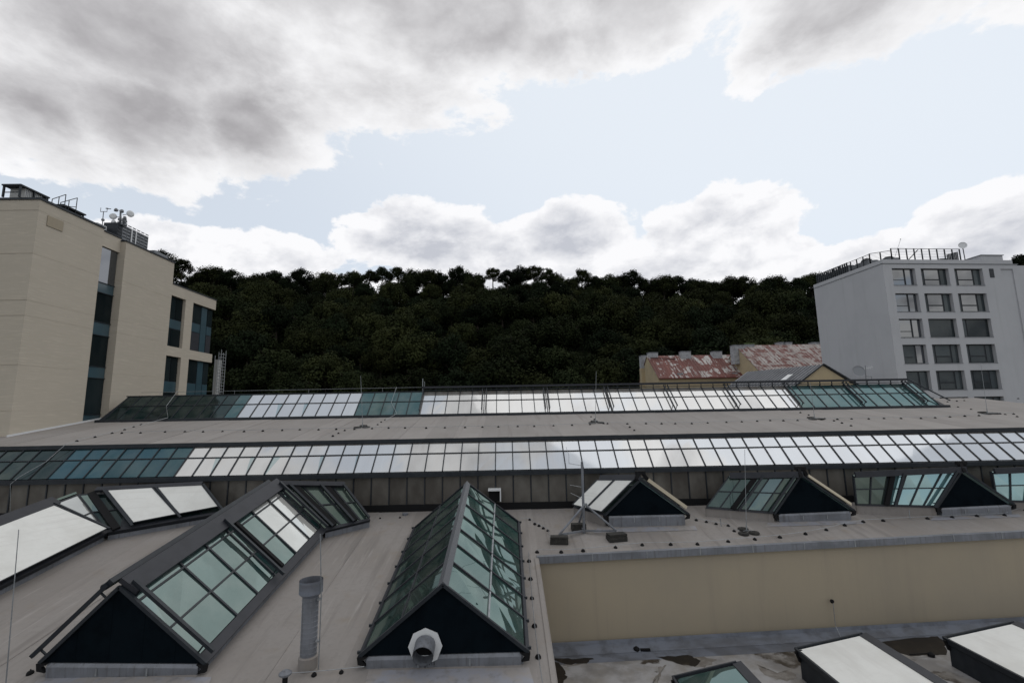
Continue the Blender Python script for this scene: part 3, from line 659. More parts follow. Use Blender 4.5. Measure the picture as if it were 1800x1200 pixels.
# --- right-hand skylights
def right_sky(label, gl, gr, zl, ap, ef, rf, matf, ncol, blinds=(), rails=(), shift=None, rb=True):
    y = low(*zl).y; L, Rr, A = atY(*gl, y), atY(*gr, y), atY(*ap, y)
    Rr = Vector((Rr.x, y+.05, Rr.z))
    eF = low(*ef, UP+.05); rF = atY(*rf, min(26.4, eF.y+.15))
    if shift:
        for p in (L, Rr, A, eF, rF): p += Vector((shift, .1, .02))
    r = empty('gabled_skylight', (A.x, A.y, lowz(A.y)), label, 'skylight', 'gabled skylights on the foreground roof')
    S = Slope(L, eF, rF, A)
    glaze_slope(r, S, [k/ncol for k in range(ncol+1)], [.05, .52, .97], matf, barw=.06)
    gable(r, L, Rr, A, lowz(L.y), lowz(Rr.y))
    bR = Vector((Rr.x-(L.x-eF.x), 26.4, lowz(26.4)+UP)); Sb = Slope(Rr, bR, rF, A)
    q = MB(); q.prism([Rr, bR, rF, A], Sb.n, -.1, -.02); q.build('back_slope', G_SKY, r)
    for b0, b1 in blinds: blind(r, S, [(b0, .03), (b1, .03), (b1, .90), (b0, .90)], .24)
    for c in rails: rail(r, S, c, h=.22, t1=.97)
    for c in rails[1:]: q = MB(); q.bar(S.P(c+.09, .04, .1), S.P(c+.09, .93, .1), .22, .14, S.n); q.build('blind_roller', BLACK, r)
    if rb:
        blind(r, Sb, [(.02, .10), (.95, .10), (.95, .92), (.02, .92)], .22); q = MB(); q.bar(Sb.P(-.035, .10, .17), Sb.P(-.035, .90, .17), .05, .17, Sb.n); q.build('blind_side', BLINDS, r)
    else: rail(r, Sb, .02, h=.22)
    q = MB(); q.bar(S.P(-.02, 1.0, .16), S.P(1, 1.0, .16), .30, .14, S.n); q.build('blind_housing', CAP, r)
    q = MB()
    q.bar(S.P(-.01, .93, .22), A+Vector((-.1, -.03, .33)), .16, .16, (0, 1, 0)); q.bar(A+Vector((-.25, -.03, .33)), A+Vector((.25, -.03, .33)), .16, .17); q.bar(A+Vector((.1, -.03, .33)), Sb.P(-.0, .90, .22), .16, .16, (0, 1, 0))
    q.build('ridge_bracket', BLACK, r)
    skirt(r, L, eF, m=ROOF, inset=-.1)
    return r
right_sky('small gabled skylight under two white blinds behind the tripod mast', (1061.7, 906), (1211, 903), (1061, 926), (1125.5, 842), (1008, 892), (1057, 843), lambda i, j: G_SKYD, 3, blinds=((.03, .50), (.53, .98)))
right_sky('dim gabled skylight with rolled blinds, behind the discs of the roof lightning rod', (1360, 903), (1502, 897), (1360, 917), (1407, 834), (1240, 893), (1282, 836), lambda i, j: G_SKYD if i != 1 else G_SKY, 5, rails=(.08, .52))
right_sky('gabled skylight with bright turquoise panes and dark gable near the right edge', (1645, 892), (1783, 886), (1646, 907), (1690, 825), (1506, 888), (1500, 834), lambda i, j: G_SKYD if i > 3 else G_SKYB, 6, rails=(.06, .55), rb=False)
right_sky('gabled skylight cut off by the right edge of the picture, only its turquoise slope showing', (1645, 892), (1783, 886), (1646, 907), (1690, 825), (1506, 888), (1500, 834), lambda i, j: G_SKYB, 6, rails=(.06, .45), shift=7.5, rb=False)
# --- flat blinds skylights on the lower roof
def pent(label, x0, x1, yfar, ynear, z0, z1, white=True):
    r = empty('pent_skylight', ((x0+x1)/2, (yfar+ynear)/2, LZ), label, 'skylight', 'low pent skylights on the annex roof')
    q = MB(); q.add([(x0+.1, ynear, LZ), (x1, ynear, LZ), (x1, yfar-.1, LZ), (x0+.1, yfar-.1, LZ), (x0+.1, ynear, z0-.18), (x1, ynear, z1-.18), (x1, yfar-.1, z1-.18), (x0+.1, yfar-.1, z0-.18)],
          [(3, 2, 1, 0), (4, 5, 6, 7), (0, 1, 5, 4), (1, 2, 6, 5), (2, 3, 7, 6), (3, 0, 4, 7)]); q.build('curb', DARK, r)
    n = Vector((-(z1-z0), 0, x1-x0)).normalized()
    P = lambda x, y, h=0: Vector((x, y, z0+(z1-z0)*(x-x0)/(x1-x0)))+n*h
    q = MB(); q.prism([P(x0, ynear), P(x1, ynear), P(x1, yfar), P(x0, yfar)], n, -.13, -.02); q.build('frame_plate', DARK, r)
    if white:
        q = MB(); q.prism([P(x0+.09, ynear), P(x1-.05, ynear), P(x1-.05, yfar-.07), P(x0+.09, yfar-.07)], n, .0, .02); q.build('sun_blind', WHITE, r)
    else:
        q = MB(); q.prism([P(x0+.12, ynear), P(x1-.05, ynear), P(x1-.05, yfar-.1), P(x0+.12, yfar-.1)], n, .0, .02); q.build('pane', G_MID, r)
    q = MB()
    q.bar(P(x0+.03, ynear, .03), P(x0+.03, yfar, .03), .07, .1, n); q.bar(P(x0, yfar, .03), P(x1+.1, yfar, .03), .06, .1, n); q.build('edge_profile', DARK if white else CAP, r)
    q = MB(); q.bar(P(x1+.10, ynear, .0), P(x1+.10, yfar, .0), .32, .10, n); q.build('side_profile', CAP, r)
    q = MB(); q.bar(P(x0-.08, yfar-.12, -.02), P(x0+.2, yfar-.12, -.02), .08, .08, n); q.bar(P(x0-.02, yfar-.12, -.08), P(x0+.02, yfar-.12, -.35), .08, .10, (0, 1, 0)); q.build('corner_bracket', BLACK, r)
    return r
pent('low pent skylight under a white blind, left of the two at lower right', 10.69, 13.2, 18.95, 12.5, -9.0, -8.55)
pent('low pent skylight under a white blind in the bottom right corner', 16.82, 19.6, 19.5, 12.5, -9.0, -8.52)
pent('low pent skylight with bare green glass at the bottom edge below the ochre wall', 5.5, 7.62, 17.3, 12.5, -9.0, -8.6, False)
pent('low pent skylight under a white blind beyond the right edge of the picture', 23.0, 25.8, 19.9, 12.5, -9.0, -8.52)
# ------------------------------------------------------------------ things on the foreground roof
pb = low(541, 1172); pt = atY(544, 1018, pb.y); pr = .23
vp = empty('vent_pipe', pb, 'tall galvanised vent pipe with open collar between the two nearest skylights', 'vent pipe')
q = MB(); q.tube(pb-Vector((0, 0, .1)), pb+Vector((0, 0, .3)), .27, 20, mi=0); q.tube(pb+Vector((0, 0, .3)), pb+Vector((0, 0, .34)), .27, 20, r2=pr); q.build('base_sleeve', ROOF, vp, smooth=False)
top = pt.z
q = MB(); z = pb.z+.30; nseg = 12; h = (top-.42-z)/nseg
for i in range(nseg):
    q.tube((pb.x, pb.y, z+i*h), (pb.x, pb.y, z+i*h+h*.9), pr, 20, cap=False); q.tube((pb.x, pb.y, z+i*h+h*.9), (pb.x, pb.y, z+i*h+h*.95), pr, 20, r2=pr+.012, cap=False); q.tube((pb.x, pb.y, z+i*h+h*.95), (pb.x, pb.y, z+i*h+h), pr+.012, 20, r2=pr, cap=False)
q.build('pipe', ZINC, vp)
q = MB(); q.tube((pb.x, pb.y, top-.46), (pb.x, pb.y, top-.36), pr, 24, r2=.33, cap=False); q.tube((pb.x, pb.y, top-.36), (pb.x, pb.y, top), .335, 24, cap=False); q.tube((pb.x, pb.y, top-.36), (pb.x, pb.y, top), .318, 24, cap=False); q.lathe((pb.x, pb.y, top-.3), [(.31, 0), (.31, .02)], 24, mi=1)
q.build('collar', [FLASH, ROOF], vp)
rod = MB(); a = Vector((pb.x+.33, pb.y-.1, pb.z-.02)); b = atY(563, 938, pb.y-.1)
rod.path([a+Vector((.02, 0, 0)), Vector((a.x+.02, a.y, top-.5)), Vector((b.x, b.y, b.z))], .016, 5)
for zz in (.75, 1.9): rod.box((a.x-.03, a.y, pb.z+zz), (.12, .08, .05))
tag(rod.build('lightning_rod', ZINCL, org=a), 'thin lightning rod clamped to the tall vent pipe', 'lightning rod')
q = low(500, 1215); sv = empty('small_vent', q, 'small mushroom vent at the bottom edge left of the tall vent pipe', 'vent')
zt = atY(501, 1178, q.y).z
MB().tube(q, Vector((q.x, q.y, zt-.1)), .07, 12).build('stem', BLACK, sv); MB().lathe((q.x, q.y, zt-.14), [(.10, 0), (.17, .05), (.17, .09), (.06, .16)], 14).build('hood', ZINC, sv)
# small fixtures by the hall wall
c = atY(712, 906, 26.2); MB_ = MB().lathe(c-Vector((0, 0, .12)), [(.13, 0), (.13, .2), (.16, .21), (.16, .26), (.0, .27)], 12); tag(MB_.build('roof_vent', ZINC, org=c), 'small grey vent cap against the foot of the hall wall, right of the bent skylight', 'vent')
c = atY(869, 870, 26.4); wv = empty('wall_vent', c, 'small vent box with white rim on the hall wall behind the middle skylight', 'vent')
q = MB(); q.span((c.x-.33, 26.1, c.z+.26), (c.x+.36, 26.76, c.z+.33)); q.span((c.x+.30, 26.1, c.z-.28), (c.x+.36, 26.76, c.z+.26)); q.build('rim', LAMPM, wv)
q = MB(); q.span((c.x-.30, 26.3, c.z-.28), (c.x+.29, 26.76, c.z+.25)); q.build('box', BLACK, wv)
# roof holders and wires
hold_m = bpy.data.meshes.new('conductor_holder')
q = MB().lathe((0, 0, -.01), [(.12, 0), (.115, .06), (.085, .11), (.03, .135)], 9); q.box((0, 0, .14), (.03, .03, .04))
hold_m.from_pydata([tuple(v) for v in q.v], [], q.f); hold_m.materials.append(BLACK)
hold_s = hold_m.copy(); 
def holder(p, label, group, sc=1.0):
    o = bpy.data.objects.new('conductor_holder', hold_m); COL.objects.link(o); o.location = p; sc *= .82; o.scale = (sc*random.uniform(.85, 1.1), sc, sc*random.uniform(.9, 1.1)); o.rotation_euler.z = random.random()*6
    tag(o, label, 'roof block', group); return o
U1 = ['', 'first', 'second', 'third', 'fourth', 'fifth', 'sixth', 'seventh', 'eighth', 'ninth', 'tenth', 'eleventh', 'twelfth', 'thirteenth', 'fourteenth', 'fifteenth', 'sixteenth', 'seventeenth', 'eighteenth', 'nineteenth']
def ordinal(n):
    if n < 20: return U1[n]
    t, u = divmod(n, 10); w = {2: 'twent', 3: 'thirt', 4: 'fort', 5: 'fift'}[t]
    return w+('ieth' if u == 0 else 'y-'+U1[u])
def chain(pts, fn, label, group, wire=None, sc=1.0, ext=None):
    ps = [fn(u, v) for u, v in pts]
    for k, p in enumerate(sorted(ps, key=lambda p: p.x)): holder(p, label+(', %s from left' % ordinal(k+1) if len(ps) > 1 else ''), group, sc)
    if wire:
        w = [p+Vector((0, 0, .14*sc)) for p in (ps if ext is None else [fn(*ext[0])]+ps+[fn(*e) for e in ext[1:]])]
        tag(MB().path(w, .011, 4).build('conductor_wire', ZINCL, org=w[0]), wire, 'wire')
A_ = [(944, 971), (986.5, 971), (1025, 969), (1082, 963), (1129, 958.5), (1179, 958), (1226, 957), (1280, 952.5), (1327, 949), (1371, 945), (1416, 939), (1452.5, 932), (1485, 924), (1517.5, 918), (1552.5, 916), (1630.5, 912), (1674, 910), (1717.5, 908), (1766, 906.5), (1797, 896)]
chain(A_, low, 'black rubber wire holder along the parapet over the ochre wall', 'conductor holders along the parapet', 'thin wire running along the parapet above the ochre wall', .95)
chain([(930, 987), (932.5, 1018.5), (935, 1052), (939.5, 1101), (946, 1155.7)], low, 'black wire holder on the narrow strip beside the middle skylight', 'conductor holders beside the middle skylight', 'thin wire on the narrow roof strip right of the middle skylight', .95, ext=[(929, 975), (955, 1215)])
chain([(931, 914), (940, 921.5), (947.5, 924.5), (955, 929), (963, 933)], low, 'black rubber holder in the short row left of the tripod mast', 'conductor holders left of the tripod mast', 'thin wire running from the middle skylight to the tripod mast', .8, ext=[(915, 914), (968, 950)])
chain([(1224, 914.8), (1241.7, 918), (1258.7, 921.5), (1280, 924.5), (1290.5, 934)], low, 'black wire holder between two skylights by the disc weighted rod', 'conductor holders between the right skylights', 'thin wire between the blind covered skylight and the rod with discs', .85, ext=[(1214, 905), (1300, 936)])
chain([(53, 1184)], low, 'black rubber holder at the bottom left before the dark gable', 'conductor holder bottom left')
chain([(552, 1187), (600, 1182)], low, 'black rubber holder at the foot of the tall vent pipe', 'conductor holders by the vent pipe', 'thin wire at the foot of the tall vent pipe', .8, ext=[(500, 1190), (640, 1178)])
chain([(612, 914), (668, 911), (703, 910)], low, 'black rubber holder near the hall wall behind the middle skylight', 'conductor holders by the hall wall', None, .6)
Hrow = [(214, 762), (247, 761.5), (290, 760), (325, 759.5), (357, 759.5), (391, 759), (429, 759), (462, 758), (496, 757), (527, 756), (560, 756), (591, 755), (623, 755), (654, 754), (683, 753), (712, 753), (749, 753), (782, 752.5), (817.5, 752), (848, 751.4), (876, 751), (910, 750), (939, 750), (973, 749), (1005.5, 748), (1037, 746.7), (1061, 745.2), (1102.7, 745.6), (1135.6, 745), (1163, 745.4), (1187, 745.2), (1216, 745), (1244, 744), (1277, 743), (1304, 742), (1331, 741), (1354, 740), (1377, 740), (1402, 739.6), (1444, 738), (1472, 737.6), (1497, 737), (1527, 736.7), (1554, 736), (1584, 736), (1619, 736), (1644, 735), (1670, 733.6), (1696, 732), (1721, 731), (1758, 728), (1782, 728.5)]
chain(Hrow, high, 'small black holder in the long row along the hall roof strip', 'conductor holders along the hall roof', 'thin wire along the middle of the hall roof strip', .85)
chain([(135, 776), (167, 769), (197, 762), (219, 756), (235, 751), (248, 747)], high, 'small black holder slanting over the left end of the hall roof', 'conductor holders at the left end of the hall roof', 'thin wire slanting over the left end of the hall roof', .85)
chain([(585, 767), (595, 762), (606, 757), (664, 747), (670, 742.5), (677, 738.6)], high, 'small black holder near the rod left of the hall centre', 'conductor holders crossing the hall roof left of centre', None, .8)
chain([(1115, 757), (1107, 751.6), (1068, 745), (1039, 733), (1045, 738)], high, 'small black holder beside the lightning rod at the hall centre', 'conductor holders crossing the hall roof at centre', None, .8)
chain([(1407, 725.6), (1421.6, 730), (1450, 736), (1466, 740), (1480, 744), (1496, 748.7)], high, 'small black holder beside the lightning rod right of the hall centre', 'conductor holders crossing the hall roof right of centre', None, .8)
chain([(1665.6, 706.7), (1684, 716), (1707, 720), (1767, 729), (1788, 733), (1682, 705.5), (1695, 704.5), (1790, 701)], high, 'small black holder near the right end of the hall roof', 'conductor holders at the right end of the hall roof', None, .8)
# cables down the glazing
for (a, m_, b, lab) in (((248, 747), (300, 700), (312, 690), 'thin wire climbing the dark left end of the upper glazing'),
                       ((677, 738.6), (690, 700), (697, 682), 'thin wire climbing the teal panes of the upper glazing left of centre')):
    p0 = high(*a, .1); p1 = atY(*m_, 38.2); p2 = atY(*b, 39.0)
    tag(MB().path([p0, Vector((p0.x+.4, 36.5, highz(36.5)+.3)), P2(p1.x, .5)+n2*.12, Vector((p2.x, 39.0, 2.1))], .015, 4).build('conductor_wire', ZINCL, org=p0), lab, 'wire')
p0 = high(135, 776, .1); y1 = 27.6
tag(MB().path([p0, Vector((p0.x-.1, 28.25, -1.45)), Vector((p0.x-.4, 27.5, -2.35)), Vector((p0.x-1.0, 26.75, -3.05)), Vector((p0.x-1.2, 26.5, -3.4)), Vector((p0.x-1.2, 26.7, -5.0))], .015, 4).build('conductor_wire', ZINCL, org=p0), 'thin wire hanging down over the blue panes at the left of the lower glazing', 'wire')
# lightning rods on three discs
def disc_rod(base, tip, label, r=.24, lean=None):
    base = Vector(base); o = empty('lightning_rod', base, label, 'lightning rod')
    for k in range(3):
        a = R(95+120*k); c = base+Vector((math.cos(a)*r*1.25, math.sin(a)*r*1.25, 0)); c.z = base.z+(S1*(c.y-base.y))
        MB().lathe(c, [(r, 0), (r*1.02, .05), (r*.9, .10), (r*.45, .11), (r*.42, .08)], 16).build('disc_weight', CONC, o)
    q = MB(); q.tube(base+Vector((0, 0, .05)), base+Vector((0, 0, .35)), .03, 6)
    for k in range(3): a = R(95+120*k); q.bar(base+Vector((0, 0, .12)), base+Vector((math.cos(a)*r*1.2, math.sin(a)*r*1.2, .12)), .04, .02)
    q.build('foot', ZINCL, o)
    MB().tube(base+Vector((0, 0, .3)), tip, .017, 5, r2=.009).build('rod', ZINCL, o)
b = low(1313, 936); disc_rod(b, atY(1309, 790, b.y), 'lightning rod on three round discs on the right foreground roof')
for (u, v, u2, v2, lab) in ((637, 751, 634, 660, 'lightning rod on small discs on the hall roof, left of centre'), (1047, 743, 1048, 652, 'lightning rod on small discs on the hall roof, at its centre'),
                            (1432, 736.5, 1424, 672, 'lightning rod on small discs on the hall roof, before the teal right panes'), (1736, 727, 1724, 640, 'lightning rod on small discs at the right end of the hall roof')):
    b = high(u, v); disc_rod(b, atY(u2, v2, b.y), lab, r=.26)
b = low(8, 1230); o = MB().tube(b, atY(33, 930, b.y), .017, 5, r2=.010); tag(o.build('lightning_rod', ZINCL, org=b), 'tall thin lightning rod at the far left before the white blinds', 'lightning rod')
for (u, v, v2, lab) in ((1268, 925, 910, 'short thin pin standing between the two right skylights'), (1600, 912, 896, 'short pale pin before the turquoise skylight')):
    b = low(u, v); tag(MB().tube(b, atY(u-2, v2, b.y), .02, 5).build('roof_pin', ZINCL, org=b), lab, 'pin')
# tripod mast
mb_ = low(1027, 937); mt = atY(1023, 813, mb_.y)
tp = empty('tripod_mast', mb_, 'galvanised tripod mast with small antenna arms on three concrete blocks', 'mast')
q = MB(); q.tube(mb_+Vector((0, 0, -.02)), mt, .062, 10); q.lathe(mt, [(.05, 0), (.06, .02), (.03, .08)], 8); q.build('pole', ZINC, tp)
hub = atY(1028, 886, mb_.y)
feet = [low(983, 948), low(1084, 941), low(1018, 927)]
for f in feet:
    ft = Vector((f.x, f.y, f.z+.22)); MB().tube(hub, ft, .05, 8).build('strut', ZINC, tp)
    MB().bar(mb_+Vector((0, 0, .12)), ft, .10, .08).build('base_arm', ZINC, tp)
for (u, v, dx, dy, rz) in ((983, 954, .82, .42, -.1), (1084, 949, .86, .50, .15), (1017, 931, .7, .4, 0)):
    c = low(u, v, .0); q = MB(); q.box((c.x, c.y, c.z+.09), (dx, dy, .22), rz); q.box((c.x+.01, c.y+.01, c.z+.26), (dx*.97, dy*.96, .09), rz+.03); q.build('concrete_block', CONC, tp)
q = MB(); q.box(hub, (.22, .16, .10)); q.build('clamp', ZINCL, tp)
for (u0, v0, u1, v1) in ((1023, 818, 1000, 814), (1024, 856, 1002, 852), (1024, 876, 1003, 866)):
    MB().tube(atY(u0, v0, mb_.y), atY(u1, v1, mb_.y+.1), .012, 5).build('antenna_arm', ZINCL, tp)
MB().path([atY(1000, 815, mb_.y), atY(1000, 800, mb_.y), atY(995, 785, mb_.y)], .008, 4).build('whip', ZINCL, tp)
# rod on the ochre wall
c = PL(1464, 1057, wn, wn.dot(W0)-.10); c2 = Vector((c.x, c.y-.05, LZ))
q = MB(); q.path([c, Vector((c.x, c.y, -9.5)), c2+Vector((0, -.3, 0))], .014, 5); q.lathe(c+Vector((0, .1, 0)), [(.07, 0), (.09, .06), (.05, .12)], 8, (0, -1, 0), mi=1)
tag(q.build('wall_cable', [ZINCL, BLACK], org=c), 'thin cable hanging from a black knob on the ochre wall', 'cable')
c = atZ(1119, 1143, LZ); tag(MB().lathe(c, [(.13, 0), (.13, .10), (.05, .16)], 9).box(c+Vector((.35, -.05, .05)), (.4, .12, .08)).build('roof_drain', BLACK, org=c), 'black drain fitting at the foot of the ochre wall', 'drain')
c = atZ(1637, 1153, LZ); tag(MB().lathe(c, [(.12, 0), (.12, .10), (.04, .16)], 9).bar(c+Vector((-.9, -.05, .12)), c+Vector((0, 0, .12)), .03, .03).build('wire_post', BLACK, org=c), 'small black wire holder between the two white pent skylights', 'roof block')
# ------------------------------------------------------------------ left stone building
lb = empty('stone_office_building', (-36, 38, -20), 'tall sandstone clad office block rising at the left edge', 'building')
FX = -32.0
def stone_block(x0, x1, y0, y1, z0, z1, name='stone_wall'): MB().span((x0, y0, z0), (x1, y1, z1)).build(name, STONE, lb)
stone_block(-70, FX, 31.45, 36.75, -20, 15.05)
stone_block(-70, -32.5, 36.75, 38.48, -20, 14.85)
stone_block(-36, FX, 36.75, 38.48, 13.64, 14.85, 'window_lintel')
stone_block(-70, -31.55, 38.48, 44.31, -20, 14.60)
MB().span((-70, 31.38, 15.05), (-31.93, 36.8, 15.20)).build('roof_edge', DARK, lb)
MB().span((-70, 36.8, 14.85), (-31.93, 38.48, 14.97)).build('roof_edge', DARK, lb)
MB().span((-70, 38.44, 14.60), (-31.48, 44.35, 14.72)).build('roof_edge', DARK, lb)
# recessed course joints
for z in (14.3, 11.2, 7.95, 6.9, 3.6, .6):
    MB().span((-69, 31.425, z), (-31.992, 36.74, z+.03)).build('string_course', STONE, lb)
    if z < 14: MB().span((-40, 38.46, z), (-31.542, 44.32, z+.03)).build('string_course', STONE, lb)
q = MB(); q.prism([(-31.985, 32.1, 13.45), (-31.985, 33.3, 13.45), (-31.985, 33.3, 14.2), (-31.985, 32.1, 14.2)], (1, 0, 0), 0, .03); q.build('wall_vent_panel', STUCCO, lb)
# tall window strip
win = [(13.62, 10.76, G_WIN), (10.72, 9.95, TEALP), (9.9, 7.58, G_WIND), (7.54, 6.54, TEALP), (6.5, 4.06, G_WIND), (4.02, 3.15, TEALP), (3.1, .32, G_WIND), (.28, -1.2, TEALP)]
q = MB()
for z1, z0, m_ in win:
    MB().span((-32.2, 36.80, z0), (-32.15, 38.44, z1)).build('window_pane' if m_ is not TEALP else 'spandrel', m_, lb)
    q.span((-32.25, 36.75, z0-.05), (-32.08, 38.47, z0-.005))
q.span((-32.25, 36.75, -1), (-32.09, 36.80, 13.62)); q.build('window_frame', DARK, lb)
q = MB()
for z in (9.55, 6.1, 2.7):
    for y in (37.1, 37.5): q.span((-32.145, y-.06, z-.04), (-32.13, y+.06, z))
# lower wing with corner windows
z_t = 12.56; YE = 51.22
for (y0, y1, z0, z1) in ((44.31, YE, 11.48, z_t), (44.31, YE, 5.71, 6.62), (44.31, YE, -20, .5)): stone_block(-45, -31.55, y0, y1, z0, z1, 'wing_band')
for (y0, y1) in ((46.36, 47.50),): 
    stone_block(-45, -31.55, y0, y1, 6.62, 11.48, 'wing_pier'); stone_block(-45, -31.55, y0, y1, .5, 5.71, 'wing_pier')
MB().span((-45, 44.4, .5), (-32.1, 50.8, 11.48)).build('wing_core', BLACK, lb)
MB().span((-45, 44.35, z_t), (-31.50, YE+.04, z_t+.10)).build('roof_edge', DARK, lb)
def bay(y0, y1, zt, zb, cells):
    fr = MB().span((-31.95, y0+.02, zb), (-31.85, y1, zt)).build('corner_window', DARK, lb)
    for (a, b, c0, c1, m_) in cells:
        MB().span((-31.84, y0+(y1-y0)*a+.05, zb+(zt-zb)*c0+.04), (-31.81, y0+(y1-y0)*b-.05, zb+(zt-zb)*c1-.04)).build('pane' if m_ is not TEALP else 'spandrel', m_, fr)
H = 4.8
bay(44.34, 46.36, 11.48, 6.62, [(0, .5, .55, 1, G_WIND), (.5, 1, .55, 1, G_WIND), (0, 1, .36, .55, TEALP), (0, .3, 0, .36, G_WIND), (.3, 1, 0, .36, G_WIND)])
bay(44.34, 46.36, 5.71, .5, [(0, .5, .55, 1, G_WIND), (.5, 1, .55, 1, G_WIND), (0, 1, .34, .55, TEALP), (0, 1, 0, .34, G_WIND)])
bay(47.50, YE-.05, 11.48, 6.62, [(0, .48, .60, 1, G_WIND), (.48, .75, .0, 1, TEALP), (.75, 1, .60, 1, G_WIND), (0, .48, .40, .60, TEALP), (0, .48, 0, .40, CAP), (.75, 1, .4, .6, TEALP), (.75, 1, 0, .4, CAP)])
bay(47.50, YE-.05, 5.71, .5, [(0, .48, .55, 1, G_WIND), (.48, .75, .0, 1, TEALP), (.75, 1, .55, 1, G_WIND), (0, .48, .30, .55, TEALP), (0, .48, 0, .30, G_TEAL), (.75, 1, .3, .55, TEALP), (.75, 1, 0, .3, G_TEAL)])
# roof things on the left building
cn = empty('plant_canopy', (-35, 33, 15.2), 'dark steel canopy over roof plant at the top left corner', 'canopy')
ZT = 15.2; ct = atX(37, 323, -33.2); 
y0c = ct.y; zc = ct.z; x0c = atY(5, 326, y0c).x; ye = atX(88, 349, -33.2).y
MB().span((x0c-.1, y0c, zc-.10), (-33.2, ye, zc)).build('canopy_roof', DARK, cn)
for (x, y) in ((x0c, y0c+.1), (-33.3, y0c+.1), (x0c, ye-.1), (-33.3, ye-.1), (-33.3, (y0c+ye)/2), (-33.3, y0c+1.9)): MB().span((x-.05, y-.05, ZT), (x+.05, y+.05, zc-.1)).build('post', DARK, cn)
MB().bar((x0c, y0c+.1, ZT+.35), (-33.3, y0c+.1, ZT+.35), .05, .05).build('brace', DARK, cn)
for k, (dy, ln, hh, lab) in enumerate(((.5, 1.2, .95, 'pale louvred air conditioning unit standing under the roof canopy'), (2.3, 2.8, .7, 'long pale air conditioning unit beside the roof canopy edge'))):
    y = y0c+dy; o = empty('air_conditioner', (-33.5, y, ZT), lab, 'air conditioner')
    MB().span((-34.4, y, ZT+.05), (-33.36, y+ln, ZT+hh)).build('casing', PLAS, o)
    q = MB()
    for i in range(int(ln/.12)): q.span((-33.36, y+.06+i*.12, ZT+.12), (-33.34, y+.10+i*.12, ZT+hh-.08))
    tag(q.build('louvre', GREYT, o), kind='stuff')
rw = empty('roof_walkway', (-32.6, 35.5, 15.2), 'steel step-over with handrails on the roof edge of the left building', 'walkway')
pA, pB = atX(92, 352, -32.6), atX(134, 369, -32.6)
for xx, (u0, v0, u1, v1) in ((-33.4, (92, 350, 116, 342)), (-32.4, (107, 356, 136, 348))):
    a = atX(u0, v0, xx); b = atX(u1, v1, xx); q = MB()
    zb = ZT
    for f_ in (1.0, .5): q.tube((xx, a.y, zb+(a.z-zb)*f_), (xx, b.y, zb+(b.z-zb)*f_), .028, 6)
    for t in (0, .5, 1): p = a.lerp(b, t); q.tube((xx, p.y, zb), p, .028, 6)
    q.build('handrail', DARK, rw)
q = MB(); y_ = atX(116, 365, -32.6).y; q.span((-33.4, y_-.4, ZT+.42), (-32.4, y_+1.5, ZT+.52)); 
for yy in (y_-.2, y_+1.3): q.span((-33.3, yy, ZT), (-33.2, yy+.08, ZT+.42)); q.span((-32.55, yy, ZT), (-32.45, yy+.08, ZT+.42))
q.build('platform', DARK, rw)
# instrument mast
b = atX(180, 397, -32.8); t = atY(182, 372, b.y); im = empty('weather_mast', b, 'thin weather mast with anemometer cups on the left building roof', 'mast')
q = MB(); q.tube(Vector((b.x, b.y, 14.9)), t, .03, 6); q.build('pole', ZINC, im)
q = MB(); q.bar(t+Vector((-.25, 0, 0)), t+Vector((.3, 0, 0)), .04, .04); q.tube(t+Vector((-.25, 0, 0)), t+Vector((-.25, 0, .35)), .02, 5); q.tube(t+Vector((.28, 0, 0)), t+Vector((.28, 0, .22)), .02, 5)
q.lathe(t+Vector((.28, 0, .22)), [(.02, 0), (.12, .04), (.02, .10)], 8); q.bar(t+Vector((.15, 0, .27)), t+Vector((.5, .1, .27)), .05, .05); q.build('sensor_arm', GREYT, im)
MB().lathe(b.lerp(t, .35), [(.10, 0), (.12, .1), (.08, .18)], 8).build('junction_box', GREYT, im)
# antenna cluster
b = atX(211, 420, -32.3); b.z = 14.7; am = empty('antenna_mast', b, 'crowded antenna mast with several drums and dishes on the left building roof', 'antenna mast')
t = atY(212, 372, b.y)
MB().tube(b, t, .07, 8).build('pole', GREYT, am)
def drum(u, v, r, ax, m_=LAMPM, d=.16):
    c = atY(u, v, b.y-.1); MB().lathe(c, [(r*.55, -d), (r, -.02), (r*1.0, .05), (r*.6, .10)], 14, ax).build('antenna_drum', m_, am)
    MB().bar(c, Vector((b.x, b.y, c.z-.05)), .04, .04).build('bracket', GREYT, am)
drum(199, 380.5, .27, (.4, -1, .1)); drum(229, 376, .28, (1, -.5, 0)); drum(199, 391, .25, (-.5, -1, 0)); drum(203.5, 369, .16, (-.7, -.6, .4), GREYT); drum(214, 371, .15, (.2, -1, .4), GREYT)
q = MB()
for i in range(16):
    a = i*.9; c = Vector((b.x, b.y, t.z-.55-.045*i)); q.box(c+Vector((math.cos(a)*.2, math.sin(a)*.2, 0)), (.16, .14, .20), a)
q.build('radio_unit', GREYT, am)
MB().path([atY(222, 386, b.y), atY(223, 391, b.y), atY(212, 392, b.y)], .035, 6).build('curved_arm', GREYT, am)
MB().tube(atY(221, 393, b.y), atY(221, 397, b.y), .1, 8).build('small_sensor', GREYT, am)
o = atX(195, 404, -32.8); eq = empty('equipment_cabinet', (o.x, o.y, 14.9), 'white equipment cabinets at the foot of the antenna mast', 'cabinet')
MB().span((-33.6, o.y-1.2, 14.9), (-32.9, o.y-.3, 15.75)).build('low_cabinet', LAMPM, eq); MB().span((-33.2, o.y+.1, 14.9), (-32.8, o.y+.45, 16.1)).build('tall_cabinet', LAMPM, eq)
